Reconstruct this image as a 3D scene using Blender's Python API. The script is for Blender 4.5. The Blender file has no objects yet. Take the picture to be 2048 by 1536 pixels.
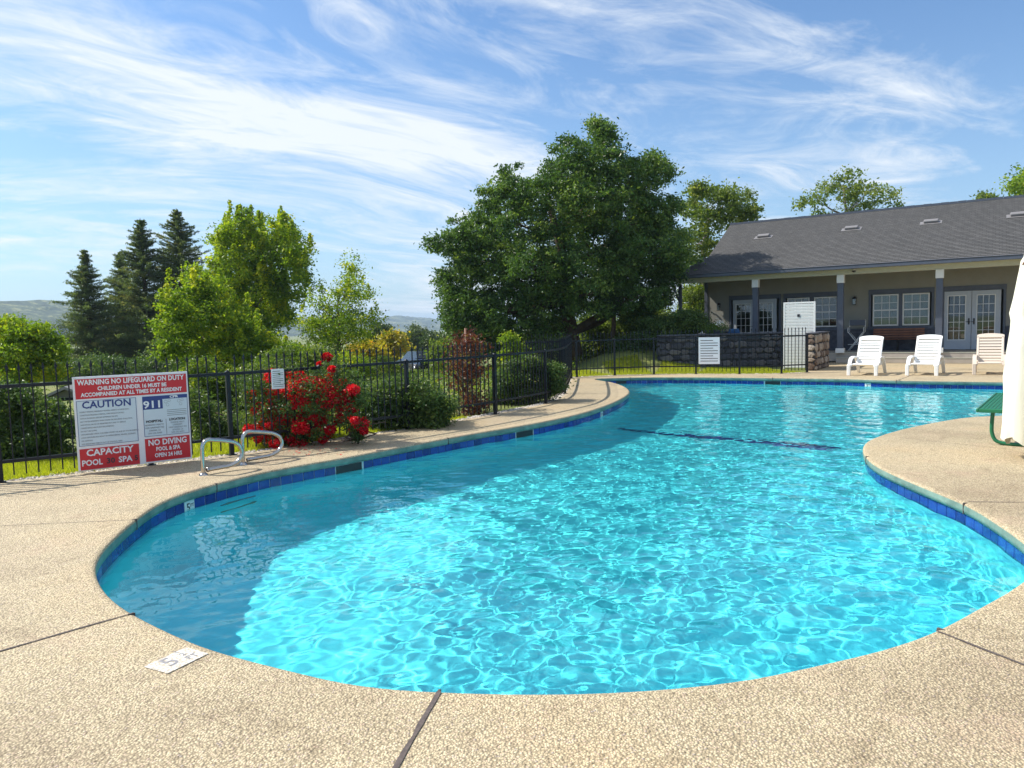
import bpy, bmesh, math, random, numpy as np
from mathutils import Vector, Matrix
from mathutils.geometry import tessellate_polygon
R=math.radians
sc=bpy.context.scene
C=sc.collection
# ---------------------------------------------------------------- camera
F=1480.0; HY=652.4; ROLL=0.026; CAMH=1.6
TH=math.atan((768-HY)/F)
cam_d=bpy.data.cameras.new('camera'); cam=bpy.data.objects.new('camera',cam_d); C.objects.link(cam)
cam_d.sensor_width=36; cam_d.lens=36*F/2048; cam_d.clip_start=.05; cam_d.clip_end=12000
cam.matrix_world=Matrix.Translation((0,0,CAMH))@Matrix.Rotation(math.pi/2-TH,4,'X')@Matrix.Rotation(-ROLL,4,'Z')
sc.camera=cam
def ray(px,py):
    u=px-1024; v=py-768
    c,s=math.cos(ROLL),math.sin(ROLL)
    u2=c*u-s*v; v2=s*u+c*v
    dx,dy,dz=u2/F,1.0,-v2/F
    ct,st=math.cos(TH),math.sin(TH)
    return Vector((dx,dy*ct+dz*st,-dy*st+dz*ct))
def at(px,py,z=0.0):            # the point at height z seen at photo pixel (px,py)
    r=ray(px,py); t=(z-CAMH)/r.z
    return Vector((r.x*t,r.y*t,z))
def atd(px,py,Y):               # the point at distance Y seen at a photo pixel
    r=ray(px,py); t=Y/r.y
    return Vector((r.x*t,Y,CAMH+r.z*t))
# ---------------------------------------------------------------- light
SUN_EL=R(47); 
sdir=Vector((-math.cos(SUN_EL)*.98,math.cos(SUN_EL)*.27,math.sin(SUN_EL))).normalized()
sd=bpy.data.lights.new('sun','SUN'); sun=bpy.data.objects.new('sun',sd); C.objects.link(sun)
sd.energy=3.55; sd.angle=R(.53); sd.color=(1,.95,.86)
sun.rotation_euler=(-sdir).to_track_quat('-Z','Y').to_euler()
sd.cycles.is_caustics_light=True
w=bpy.data.worlds.new('World'); sc.world=w; w.use_nodes=True
nt=w.node_tree; bg=nt.nodes['Background']
sky=nt.nodes.new('ShaderNodeTexSky'); sky.sky_type='NISHITA'; sky.sun_disc=False
sky.sun_elevation=SUN_EL; sky.sun_rotation=math.atan2(sdir.x,sdir.y)
nt.links.new(sky.outputs[0],bg.inputs[0]); bg.inputs[1].default_value=.105
sc.view_settings.view_transform='Standard'; sc.view_settings.look='None'
sc.view_settings.exposure=.92
cy=sc.cycles
cy.use_denoising=True; cy.max_bounces=14; cy.diffuse_bounces=6; cy.glossy_bounces=4; cy.transmission_bounces=12; cy.transparent_max_bounces=24
cy.caustics_reflective=False; cy.caustics_refractive=True; cy.sample_clamp_indirect=6; cy.sample_clamp_direct=0
HAZE=2.8e-4
random.seed(7)
# ---------------------------------------------------------------- sky with cirrus
def N(t,ty,**kw):
    n=t.nodes.new(ty)
    for k,v in kw.items():
        if k in n.inputs: n.inputs[k].default_value=v
        else: setattr(n,k,v)
    return n
def math_(t,op,a,b=None,c=None,clamp=False):
    n=t.nodes.new('ShaderNodeMath'); n.operation=op; n.use_clamp=clamp
    for i,v in enumerate((a,b,c)):
        if v is None: continue
        if isinstance(v,(int,float)): n.inputs[i].default_value=v
        else: t.links.new(v,n.inputs[i])
    return n.outputs[0]
def mixc(t,fac,a,b,blend='MIX'):
    n=t.nodes.new('ShaderNodeMix'); n.data_type='RGBA'; n.blend_type=blend
    for s,v in ((n.inputs[0],fac),(n.inputs[6],a),(n.inputs[7],b)):
        if isinstance(v,(int,float)): s.default_value=v
        elif isinstance(v,tuple): s.default_value=(*v[:3],1)
        else: t.links.new(v,s)
    return n.outputs[2]
def ramp(t,fac,stops,interp='LINEAR'):
    n=t.nodes.new('ShaderNodeValToRGB'); r=n.color_ramp; r.interpolation=interp
    while len(r.elements)<len(stops): r.elements.new(.5)
    for e,(p,c) in zip(r.elements,stops):
        e.position=p; e.color=(*c,1) if isinstance(c,tuple) else (c,c,c,1)
    t.links.new(fac,n.inputs[0]); return n.outputs[0]
def sky_setup():
    t=nt
    tc=N(t,'ShaderNodeTexCoord'); sep=N(t,'ShaderNodeSeparateXYZ'); t.links.new(tc.outputs['Generated'],sep.inputs[0])
    z=math_(t,'MAXIMUM',sep.outputs[2],0.0); zz=math_(t,'ADD',z,.15)
    u=math_(t,'DIVIDE',sep.outputs[0],zz); v=math_(t,'DIVIDE',sep.outputs[1],zz)
    cmb=N(t,'ShaderNodeCombineXYZ'); t.links.new(u,cmb.inputs[0]); t.links.new(v,cmb.inputs[1])
    # slow warp so that the streaks fan and curl
    wn=N(t,'ShaderNodeTexNoise',Scale=.38,Detail=2.0); wo_=N(t,'ShaderNodeVectorMath',operation='ADD'); t.links.new(cmb.outputs[0],wo_.inputs[0]); wo_.inputs[1].default_value=SKY['off']; t.links.new(wo_.outputs[0],wn.inputs['Vector'])
    sub=N(t,'ShaderNodeVectorMath',operation='SUBTRACT'); t.links.new(wn.outputs['Color'],sub.inputs[0]); sub.inputs[1].default_value=(.5,.5,.5)
    scl=N(t,'ShaderNodeVectorMath',operation='SCALE'); t.links.new(sub.outputs[0],scl.inputs[0]); scl.inputs['Scale'].default_value=SKY['warp']
    add=N(t,'ShaderNodeVectorMath',operation='ADD'); t.links.new(wo_.outputs[0],add.inputs[0]); t.links.new(scl.outputs[0],add.inputs[1])
    def layer(rot,sx,sy,det,rough,off,dist=.3):
        mp=N(t,'ShaderNodeMapping',vector_type='TEXTURE'); mp.inputs['Rotation'].default_value=(0,0,R(rot)); mp.inputs['Scale'].default_value=(1/sx,1/sy,1); mp.inputs['Location'].default_value=off
        t.links.new(add.outputs[0],mp.inputs['Vector'])
        n=N(t,'ShaderNodeTexNoise',Scale=1.0,Detail=det,Roughness=rough,Distortion=dist); t.links.new(mp.outputs[0],n.inputs['Vector']); return n.outputs['Fac']
    a=layer(SKY['rot'],.62,1.55,9.0,.60,(0,0,0),.9)            # streaks
    b=layer(SKY['rot']+20,.35,.55,3.0,.5,(5,2,0),.2)       # where clouds gather
    c_=layer(SKY['rot']-10,2.5,4.6,9.0,.68,(9.1,2.2,0),1.2)      # fine fibres
    s=math_(t,'ADD',math_(t,'MULTIPLY',a,.60),math_(t,'MULTIPLY',b,.60))
    s=math_(t,'ADD',s,math_(t,'MULTIPLY',math_(t,'SUBTRACT',c_,.5),.42))
    dens=math_(t,'MULTIPLY',math_(t,'SUBTRACT',s,SKY['thr']),SKY['gain'],clamp=True)
    dens=math_(t,'MULTIPLY',math_(t,'POWER',dens,1.3),.92)
    veil=math_(t,'MULTIPLY',math_(t,'POWER',math_(t,'SUBTRACT',1.0,z,clamp=True),5.0),.68)
    hs=N(t,'ShaderNodeHueSaturation',Saturation=SKY['sat'],Value=SKY['val']); t.links.new(sky.outputs[0],hs.inputs['Color'])
    base=mixc(t,1.0,hs.outputs[0],SKY['tint'],'MULTIPLY')
    c1=mixc(t,veil,base,tuple(x/.105/1.41 for x in (.47,.61,.75)))
    c2=mixc(t,dens,c1,tuple(x/.105/1.41 for x in (.72,.76,.80)))
    t.links.new(c2,bg.inputs[0])
SKY=dict(rot=35,off=(35,15,0),warp=1.6,thr=.553,gain=5.0,sat=1.05,val=1.0,tint=(.50,.69,.86))
sky_setup()
# ---------------------------------------------------------------- helpers
def tag(o,label=None,cat=None,group=None,kind=None):
    if label: o['label']=label
    if cat: o['category']=cat
    if group: o['group']=group
    if kind: o['kind']=kind
    return o
def empty(name,loc=(0,0,0),rz=0,**k):
    o=bpy.data.objects.new(name,None); C.objects.link(o); o.location=loc; o.rotation_euler=(0,0,rz); o.empty_display_size=.1
    return tag(o,**k)
def link(name,me,parent=None,loc=None,rot=None):
    o=bpy.data.objects.new(name,me); C.objects.link(o)
    if parent: o.parent=parent
    if loc is not None: o.location=loc
    if rot is not None: o.rotation_euler=rot
    return o
class MB:
    def __init__(s): s.v=[];s.f=[];s.sm=[]
    def add(s,v,f,smooth=False):
        b=len(s.v); s.v+=[tuple(x) for x in v]; s.f+=[tuple(b+i for i in q) for q in f]; s.sm+=[smooth]*len(f); return s
    def box(s,x0,x1,y0,y1,z0,z1,M=None):
        v=[Vector((x,y,z)) for z in (z0,z1) for x,y in ((x0,y0),(x1,y0),(x1,y1),(x0,y1))]
        if M: v=[M@p for p in v]
        return s.add(v,[(3,2,1,0),(4,5,6,7),(0,1,5,4),(1,2,6,5),(2,3,7,6),(3,0,4,7)])
    def bbox(s,x0,x1,y0,y1,z0,z1,c=.005,M=None):   # box with small chamfers on all edges
        bm=bmesh.new(); bmesh.ops.create_cube(bm,size=1)
        for p in bm.verts: p.co=Vector(((x0+x1)/2+p.co.x*(x1-x0),(y0+y1)/2+p.co.y*(y1-y0),(z0+z1)/2+p.co.z*(z1-z0)))
        bmesh.ops.bevel(bm,geom=bm.edges[:],offset=c,segments=1,affect='EDGES')
        bm.verts.index_update()
        v=[(M@p.co) if M else p.co.copy() for p in bm.verts]; f=[[q.index for q in g.verts] for g in bm.faces]; bm.free()
        return s.add(v,f)
    def tube(s,pts,r,n=8,cap=True):
        pts=[Vector(p) for p in pts]; rr=r if isinstance(r,(list,tuple)) else [r]*len(pts)
        prev=None; V=[];Fq=[]
        for i,p in enumerate(pts):
            d=(pts[min(i+1,len(pts)-1)]-pts[max(i-1,0)]).normalized()
            if prev is None: a=d.orthogonal().normalized()
            else:
                a=prev-d*prev.dot(d); a=a.normalized() if a.length>1e-6 else d.orthogonal().normalized()
            prev=a; b=d.cross(a)
            for k in range(n):
                t=2*math.pi*k/n; V.append(p+(a*math.cos(t)+b*math.sin(t))*rr[i])
        for i in range(len(pts)-1):
            for k in range(n):
                k2=(k+1)%n; Fq.append((i*n+k,i*n+k2,(i+1)*n+k2,(i+1)*n+k))
        s.add(V,Fq,True)
        if cap:
            b=len(s.v)-len(V); s.f+=[tuple(b+n-1-k for k in range(n)),tuple(b+(len(pts)-1)*n+k for k in range(n))]; s.sm+=[False,False]
        return s
    def lathe(s,prof,n=16,c=(0,0,0)):
        V=[];Fq=[]
        for r,z in prof:
            for k in range(n):
                t=2*math.pi*k/n; V.append((c[0]+r*math.cos(t),c[1]+r*math.sin(t),c[2]+z))
        for i in range(len(prof)-1):
            for k in range(n): k2=(k+1)%n; Fq.append((i*n+k,i*n+k2,(i+1)*n+k2,(i+1)*n+k))
        s.add(V,Fq,True); return s
    def mesh(s,name,m):
        me=bpy.data.meshes.new(name); me.from_pydata(s.v,[],s.f)
        me.polygons.foreach_set('use_smooth',s.sm); me.materials.append(m); me.update(); return me
    def build(s,name,m,parent=None,**k):
        return link(name,s.mesh(name,m),parent,**k)
# ---------------------------------------------------------------- materials
def pmat(name,col,rough=.6,metal=0,var=0,vscale=6,bump=0,bscale=40,spec=.5,dark=None,coords='Object'):
    m=bpy.data.materials.new(name); m.use_nodes=True; t=m.node_tree; b=t.nodes['Principled BSDF']
    b.inputs['Base Color'].default_value=(*col,1); b.inputs['Roughness'].default_value=rough; b.inputs['Metallic'].default_value=metal; b.inputs['Specular IOR Level'].default_value=spec
    if var or bump:
        tc=N(t,'ShaderNodeTexCoord')
    if var:
        n=N(t,'ShaderNodeTexNoise',Scale=vscale,Detail=5.0,Roughness=.65); t.links.new(tc.outputs[coords],n.inputs['Vector'])
        d=dark or tuple(c*(1-var) for c in col); l=tuple(min(1,c*(1+var*.6)) for c in col)
        t.links.new(ramp(t,n.outputs['Fac'],[(.3,d),(.7,l)]),b.inputs['Base Color'])
    if bump:
        n=N(t,'ShaderNodeTexNoise',Scale=bscale,Detail=4.0); t.links.new(tc.outputs[coords],n.inputs['Vector'])
        bp=N(t,'ShaderNodeBump',Strength=bump,Distance=.01); t.links.new(n.outputs['Fac'],bp.inputs['Height']); t.links.new(bp.outputs[0],b.inputs['Normal'])
    return m
def leafmat(name,c1,c2,c3=None,trans=.45,rough=.45):
    m=bpy.data.materials.new(name); m.use_nodes=True; t=m.node_tree; b=t.nodes['Principled BSDF']; out=t.nodes['Material Output']
    at_=N(t,'ShaderNodeAttribute',attribute_name='tint')
    stops=[(0,c1),(1,c2)] if c3 is None else [(0,c1),(.6,c2),(1,c3)]
    col=ramp(t,at_.outputs['Fac'],stops)
    t.links.new(col,b.inputs['Base Color']); b.inputs['Roughness'].default_value=rough; b.inputs['Specular IOR Level'].default_value=.35
    tr=N(t,'ShaderNodeBsdfTranslucent'); tcol=mixc(t,1.0,col,(1.25,1.3,.55),'MULTIPLY'); t.links.new(tcol,tr.inputs['Color'])
    mx=N(t,'ShaderNodeMixShader'); mx.inputs[0].default_value=trans
    t.links.new(b.outputs[0],mx.inputs[1]); t.links.new(tr.outputs[0],mx.inputs[2]); t.links.new(mx.outputs[0],out.inputs[0]); return m
def aggregate():
    m=bpy.data.materials.new('exposed_aggregate'); m.use_nodes=True; t=m.node_tree; b=t.nodes['Principled BSDF']
    g=N(t,'ShaderNodeNewGeometry')
    v=N(t,'ShaderNodeTexVoronoi',Scale=94.0,Randomness=1.0); t.links.new(g.outputs['Position'],v.inputs['Vector'])
    sep=N(t,'ShaderNodeSeparateColor'); t.links.new(v.outputs['Color'],sep.inputs[0])
    stone=ramp(t,sep.outputs[0],[(0,(.24,.18,.11)),(.12,(.44,.35,.22)),(.5,(.60,.49,.30)),(.82,(.71,.60,.39)),(.94,(.60,.44,.31)),(1,(.38,.32,.27))])
    # darker tan in the gaps between the pebbles
    gap=ramp(t,v.outputs['Distance'],[(.42,0.0),(.66,1.0)])
    col=mixc(t,gap,stone,(.34,.27,.165))
    big=N(t,'ShaderNodeTexNoise',Scale=.55,Detail=6.0,Roughness=.6); t.links.new(g.outputs['Position'],big.inputs['Vector'])
    pat=ramp(t,big.outputs['Fac'],[(.3,(.74,.71,.70)),(.5,(1,1,1)),(.68,(1.08,1.02,.95))])
    col=mixc(t,1.0,col,pat,'MULTIPLY')
    rn=N(t,'ShaderNodeTexNoise',Scale=1.7,Detail=4.0); t.links.new(g.outputs['Position'],rn.inputs['Vector'])
    rf=ramp(t,rn.outputs['Fac'],[(.56,0.0),(.72,.32)])
    col=mixc(t,rf,col,(.52,.35,.24))
    s1=N(t,'ShaderNodeTexNoise',Scale=3.1,Detail=7.0,Roughness=.72,Distortion=1.2); t.links.new(g.outputs['Position'],s1.inputs['Vector'])
    col=mixc(t,1.0,col,ramp(t,s1.outputs['Fac'],[(.34,(.82,.80,.78)),(.44,(1,1,1)),(.62,(1,1,1)),(.72,(1.10,1.08,1.05))]),'MULTIPLY')
    s2=N(t,'ShaderNodeTexVoronoi',Scale=1.9,Randomness=1.0); t.links.new(g.outputs['Position'],s2.inputs['Vector'])
    col=mixc(t,ramp(t,s2.outputs['Distance'],[(.012,.75),(.03,0.0)]),col,(.10,.08,.06))
    t.links.new(col,b.inputs['Base Color']); b.inputs['Roughness'].default_value=.75
    h=math_(t,'MULTIPLY',v.outputs['Distance'],-1.0)
    bp=N(t,'ShaderNodeBump',Strength=.8,Distance=.009); t.links.new(h,bp.inputs['Height']); t.links.new(bp.outputs[0],b.inputs['Normal']); return m
M={}
M['deck']=aggregate()
M['coping']=pmat('coping_face',(.22,.30,.24),.6,var=.35,vscale=5,dark=(.12,.18,.15),bump=.25,coords='Object')
M['grout']=pmat('grout',(.62,.68,.70),.8)
M['plaster']=pmat('pool_plaster',(.14,.87,.96),.8,var=.05,vscale=1.5)
M['joint']=pmat('joint_sealant',(.11,.085,.075),.85,var=.4,vscale=30,bump=.5)
M['fence']=pmat('black_iron',(.006,.008,.014),.42,spec=.35)
M['steel']=pmat('stainless',(.52,.48,.44),.17,metal=1,var=.06,vscale=12)
M['white']=pmat('white_paint',(.78,.78,.76),.45,var=.05)
M['resin']=pmat('white_resin',(.84,.83,.80),.42,var=.04,vscale=4)
M['wall']=pmat('stucco',(.275,.27,.235),.85,var=.08,vscale=2,bump=.4,bscale=90)
M['trim']=pmat('slate_trim',(.085,.10,.135),.55,var=.12,vscale=5)
M['doorp']=pmat('door_paint',(.45,.49,.54),.45,var=.05)
M['beam']=pmat('beam_paint',(.50,.50,.40),.6,var=.06)
M['ceil']=pmat('porch_ceiling',(.42,.40,.33),.8,var=.05)
M['dark']=pmat('dark_metal',(.02,.02,.022),.4)
M['wood']=pmat('stained_wood',(.22,.085,.04),.55,var=.35,vscale=8,bump=.2)
M['concrete']=pmat('porch_concrete',(.42,.37,.31),.85,var=.15,vscale=4,bump=.3)
M['bark']=pmat('bark',(.10,.065,.045),.9,var=.5,vscale=7,bump=1.0,bscale=14)
M['barkg']=pmat('grey_bark',(.16,.13,.11),.9,var=.45,vscale=7,bump=1.0,bscale=14)
M['cream']=pmat('cream_canvas',(.78,.74,.60),.85,var=.07,vscale=3,bump=.3,bscale=60)
M['green']=pmat('green_coated_metal',(.012,.16,.07),.4,var=.12)
M['red']=pmat('sign_red',(.58,.02,.03),.4); M['navy']=pmat('sign_navy',(.03,.05,.22),.4); M['ink']=pmat('ink',(.03,.03,.04),.5); M['smallink']=pmat('small_print_ink',(.20,.21,.24),.5); M['fadedink']=pmat('faded_ink',(.30,.29,.30),.8,var=.4,vscale=60); M['panel']=pmat('sign_panel',(.62,.70,.76),.4); M['wht']=pmat('sign_white',(.80,.80,.82),.4)
def glassmat():
    m=bpy.data.materials.new('window_glass'); m.use_nodes=True; t=m.node_tree; t.nodes.clear(); o=N(t,'ShaderNodeOutputMaterial')
    f=N(t,'ShaderNodeFresnel',IOR=1.6); a=N(t,'ShaderNodeBsdfTransparent'); a.inputs[0].default_value=(.72,.78,.76,1); g=N(t,'ShaderNodeBsdfGlossy'); g.inputs['Roughness'].default_value=.01
    mx=N(t,'ShaderNodeMixShader'); t.links.new(math_(t,'MULTIPLY',f.outputs[0],1.7,clamp=True),mx.inputs[0]); t.links.new(a.outputs[0],mx.inputs[1]); t.links.new(g.outputs[0],mx.inputs[2]); t.links.new(mx.outputs[0],o.inputs[0]); return m
M['glass']=glassmat()
def tilemat(name,a,b_):
    m=bpy.data.materials.new(name); m.use_nodes=True; t=m.node_tree; b=t.nodes['Principled BSDF']
    oi=N(t,'ShaderNodeObjectInfo'); tc=N(t,'ShaderNodeTexCoord'); n=N(t,'ShaderNodeTexNoise',Scale=22.0,Detail=3.0); 
    vm=N(t,'ShaderNodeVectorMath',operation='ADD'); t.links.new(tc.outputs['Object'],vm.inputs[0]); t.links.new(oi.outputs['Location'],vm.inputs[1]); t.links.new(vm.outputs[0],n.inputs['Vector'])
    s=math_(t,'ADD',math_(t,'MULTIPLY',oi.outputs['Random'],.45),math_(t,'MULTIPLY',n.outputs['Fac'],.6))
    t.links.new(ramp(t,s,[(.25,a),(.8,b_)]),b.inputs['Base Color']); b.inputs['Roughness'].default_value=.12; return m
M['tile']=tilemat('cobalt_tile',(.008,.022,.16),(.018,.065,.36))
# ---------------------------------------------------------------- pool outline (metres, from the left bank clockwise)
TOP=[(188,1143),(197,1109),(222,1081),(271,1038),(322,1004),(378,982),(435,966),(520,945),(605,929),(676,917),(760,901),(800,893.5),(935,868.5),(1069,846),(1159,827),(1215,809),(1249,793),(1259,783),(1249,773),(1227,765),(1190,757)]
def catmull(pts,n=8,closed=True):
    out=[];L_=len(pts)
    for i in range(L_ if closed else L_-1):
        if closed: p0,p1,p2,p3=[np.array(pts[(i+k)%L_][:2]) for k in (-1,0,1,2)]
        else: p0,p1,p2,p3=[np.array(pts[min(max(i+k,0),L_-1)][:2]) for k in (-1,0,1,2)]
        a=max(1e-3,np.linalg.norm(p1-p0)**.5);b=max(1e-3,np.linalg.norm(p2-p1)**.5);c=max(1e-3,np.linalg.norm(p3-p2)**.5)
        t0,t1,t2,t3=0,a,a+b,a+b+c
        for k in range(n):
            t=t1+(t2-t1)*k/n
            A1=(t1-t)/(t1-t0)*p0+(t-t0)/(t1-t0)*p1; A2=(t2-t)/(t2-t1)*p1+(t-t1)/(t2-t1)*p2; A3=(t3-t)/(t3-t2)*p2+(t-t2)/(t3-t2)*p3
            B1=(t2-t)/(t2-t0)*A1+(t-t0)/(t2-t0)*A2; B2=(t3-t)/(t3-t1)*A2+(t-t1)/(t3-t1)*A3
            out.append((t2-t)/(t2-t1)*B1+(t-t1)/(t2-t1)*B2)
    if not closed: out.append(np.array(pts[-1][:2]))
    return np.array(out)
seen=TOP+[(1273,754),(1403,753.5),(1545,755),(1700,757),(1798,760),(2008,763)]
pts=[at(*p) for p in seen]
pts+=[at(2250,768),at(2420,785),at(2380,808),at(2150,825)]
pts+=[at(*p) for p in [(1950,833),(1894,840),(1792,861),(1735,882),(1726,897),(1733,913),(1755,931),(1828,964),(1937,1009),(1992,1042),(2048,1081),(2085,1120),(2043,1164),(2010,1186),(1956,1215),(1872,1261),(1755,1301),(1646,1325),(1500,1357),(1300,1378),(1150,1385),(1000,1385),(879,1381),(725,1371),(571,1336),(417,1296),(330,1259),(264,1226),(220,1195)]]
c=catmull([tuple(p) for p in pts])
dd=np.r_[0,np.cumsum(np.linalg.norm(np.diff(np.r_[c,c[:1]],axis=0),axis=1))]; LEN=dd[-1]
NP=600; cc=np.r_[c,c[:1]]
ss=np.linspace(0,LEN,NP,endpoint=False)
P=np.c_[np.interp(ss,dd,cc[:,0]),np.interp(ss,dd,cc[:,1])]
for _ in range(6): P=(np.roll(P,1,0)+2*P+np.roll(P,-1,0))/4
T=np.roll(P,-1,0)-np.roll(P,1,0); T/=np.linalg.norm(T,axis=1)[:,None]
area=.5*np.sum(P[:,0]*np.roll(P[:,1],-1)-np.roll(P[:,0],-1)*P[:,1])
Nn=np.c_[T[:,1],-T[:,0]]*(1 if area>0 else -1)
print('pool perimeter',LEN,'area',area)
def inside(X,Y,Q):
    r=np.zeros(X.shape,bool)
    for i in range(len(Q)):
        xa,ya=Q[i-1]; xb,yb=Q[i]
        m=((ya>Y)!=(yb>Y)); r^= m&(X<(xb-xa)*(Y-ya)/(yb-ya+1e-12)+xa)
    return r
def sweep(name,prof,m,parent=None,close=False,smooth=True):
    vs=[];fs=[]
    for (o,z) in prof: vs+=[(x,y,z) for x,y in P+Nn*o]
    for j in range(len(prof)-1):
        for i in range(NP):
            a=j*NP+i;b=j*NP+(i+1)%NP; fs.append((a,b,b+NP,a+NP))
    ns=len(fs)
    if close:
        q=P+Nn*prof[-1][0]; tris=tessellate_polygon([[Vector((x,y,0)) for x,y in q]]); base=(len(prof)-1)*NP
        fs+=[tuple(base+k for k in t) for t in tris]
    me=bpy.data.meshes.new(name); me.from_pydata(vs,[],fs); me.materials.append(m)
    me.polygons.foreach_set('use_smooth',[smooth]*ns+[False]*(len(fs)-ns))
    return link(name,me,parent)
def bake(me,col='tint'): pass
pool=tag(empty('swimming_pool',(0,0,0)),label='freeform pool with cobalt waterline tile and green grey coping',kind='structure')
sweep('coping_top',[(.045,0.0),(.02,-.002),(.004,-.008),(-.004,-.022)],M['deck'],pool)
sweep('coping',[(-.004,-.022),(-.007,-.06),(.0,-.095),(.03,-.1)],M['coping'],pool)
sweep('grout',[(.03,-.1),(.03,-.26)],M['grout'],pool,smooth=False)
shell=sweep('basin',[(.03,-.26),(.0,-.265),(0,-1.05),(-.05,-1.2),(-.2,-1.36),(-.4,-1.42)],M['plaster'],pool,True)
shell.cycles.is_caustics_receiver=True
def walk(s):        # position and inward normal at arc length s
    i=(s%LEN)/LEN*NP; a=int(i)%NP; b=(a+1)%NP; f=i-int(i)
    return P[a]*(1-f)+P[b]*f, T[a]*(1-f)+T[b]*f, Nn[a]*(1-f)+Nn[b]*f
def nearest_s(px,py):
    q=at(px,py); d=np.hypot(P[:,0]-q.x,P[:,1]-q.y); return int(d.argmin())/NP*LEN
tb=MB().bbox(-.0725,.0725,-.004,.006,-.0735,.0735,.003)
tme=tb.mesh('tile',M['tile'])
SK=[nearest_s(702,914),nearest_s(1052,849),nearest_s(1548,755),nearest_s(1246,757)]
MK=[(nearest_s(385,980),'5 FT'),(nearest_s(1203,813),'5 FT'),(nearest_s(1727,758),'3 FT'),(nearest_s(1228,760),'4 FT')]
ntile=int(LEN/.1505); step=LEN/ntile
cam2=np.array([0,0]); used_m=set(); cnt=0
def text(*a_,**k_):
    o=text_(*a_,**k_); bpy.context.view_layer.update(); dg=bpy.context.evaluated_depsgraph_get()
    me=bpy.data.meshes.new_from_object(o.evaluated_get(dg)); n2=bpy.data.objects.new('lettering',me); C.objects.link(n2); n2.parent=o.parent; n2.location=o.location; n2.rotation_euler=o.rotation_euler; n2.scale=o.scale
    cu=o.data; bpy.data.objects.remove(o); bpy.data.curves.remove(cu); n2.name='lettering'; me.name='lettering'; return n2
def text_(body,size,m,parent=None,loc=(0,0,0),rot=(math.pi/2,0,0),align='CENTER',name='lettering',sx=1.0,ext=.0006,bold=0):
    cu=bpy.data.curves.new(name,'FONT'); cu.body=body; cu.size=size; cu.align_x=align; cu.align_y='CENTER'; cu.extrude=ext; cu.offset=bold; cu.resolution_u=2; cu.materials.append(m)
    o=bpy.data.objects.new(name,cu); C.objects.link(o); o.parent=parent; o.location=loc; o.rotation_euler=rot; o.scale=(sx,1,1); return o
plain=MB()
def arc(a,b): d=abs(a-b)%LEN; return min(d,LEN-d)
for k in range(ntile):
    s=(k+.5)*step; p,t_,n_=walk(s)
    if any(arc(s,q)<.2 for q in SK): continue
    ang=math.atan2(t_[1],t_[0]); 
    if (n_[0]*t_[1]-n_[1]*t_[0])<0: ang+=math.pi      # local -Y faces the water
    fx,fy=-math.sin(ang),math.cos(ang)
    if fx*n_[0]+fy*n_[1]<0: ang+=math.pi
    pos=(p[0]+n_[0]*.026,p[1]+n_[1]*.026,-.178)
    vis=(p[0]*n_[0]+p[1]*n_[1])>-.05*math.hypot(*p) 
    if vis and cnt<300:
        mk=[m for m in MK if arc(s,m[0])<=step/2]
        if mk:
            o=MB().bbox(-.0725,.0725,-.004,.006,-.0735,.0735,.003).build('marker_tile',M['white'],pool,loc=pos,rot=(0,0,ang))
            o['label']='white depth marker tile reading %s'%mk[0][1]
            text(mk[0][1][0],.115,M['ink'],o,(-.02,-.0052,.005),bold=.002); text('FT',.05,M['ink'],o,(.036,-.0052,.02),bold=.001)
        else:
            link('tile',tme,pool,pos,(0,0,ang))
        cnt+=1
    else:
        plain.box(-.0725,.0725,-.004,.006,-.0735,.0735,Matrix.Translation(pos)@Matrix.Rotation(ang,4,'Z'))
tag(plain.build('tile_band',M['tile'],pool),kind='stuff')
print('tiles',cnt,'of',ntile)
for q in SK:
    p,t_,n_=walk(q); ang=math.atan2(n_[1],n_[0])-math.pi/2
    Mx=Matrix.Translation((p[0]+n_[0]*.026,p[1]+n_[1]*.026,-.178))@Matrix.Rotation(ang,4,'Z')
    sk=MB(); 
    for (a,b,z0,z1) in ((-.2,.2,.055,.072),(-.2,-.185,-.07,.055),(.185,.2,-.07,.055)): sk.box(a,b,-.006,.0,z0,z1,Mx)
    so=sk.build('skimmer_frame',M['dark'],pool)
    MB().box(-.185,.185,-.002,.002,-.07,.055,Mx).build('skimmer_shade',M['dark'],so)  # flat dark plate, the shade of the opening put into its colour
for (a_,b_) in ((432,967),(268,1040),(878,1383),(266,1226),(1872,1261),(1937,1006),(1795,760),(1545,755),(1262,756),(900,875),(1733,913)):
    p,t_,n_=walk(nearest_s(a_,b_)); ang=math.atan2(n_[1],n_[0])-math.pi/2
    MB().bbox(-.007,.007,-.011,.03,-.097,.0015,.003,Matrix.Translation((p[0],p[1],0))@Matrix.Rotation(ang,4,'Z')).build('coping_joint',M['joint'],pool)
# ladder steps recessed in the left wall and the dark stripe across the floor
for z in (-.45,-.75):
    p,t_,n_=walk(nearest_s(480,955)); ang=math.atan2(n_[1],n_[0])-math.pi/2
    MB().bbox(-.25,.25,-.03,.02,z-.02,z+.02,.008,Matrix.Translation((p[0],p[1],0))@Matrix.Rotation(ang,4,'Z')).build('recessed_step',M['coping'],pool)
a=at(1215,852,-.19); b=at(1735,893,-.19)
d_=Vector((b.x-a.x,b.y-a.y,0)); ang=math.atan2(d_.y,d_.x)
st=MB().box(0,d_.length,-.10,.10,-1.419,-1.412,Matrix.Translation((a.x+.15,a.y+1.1,0))@Matrix.Rotation(ang,4,'Z')).build('floor_stripe',M['navy'],pool); st.cycles.is_caustics_receiver=True
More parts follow.
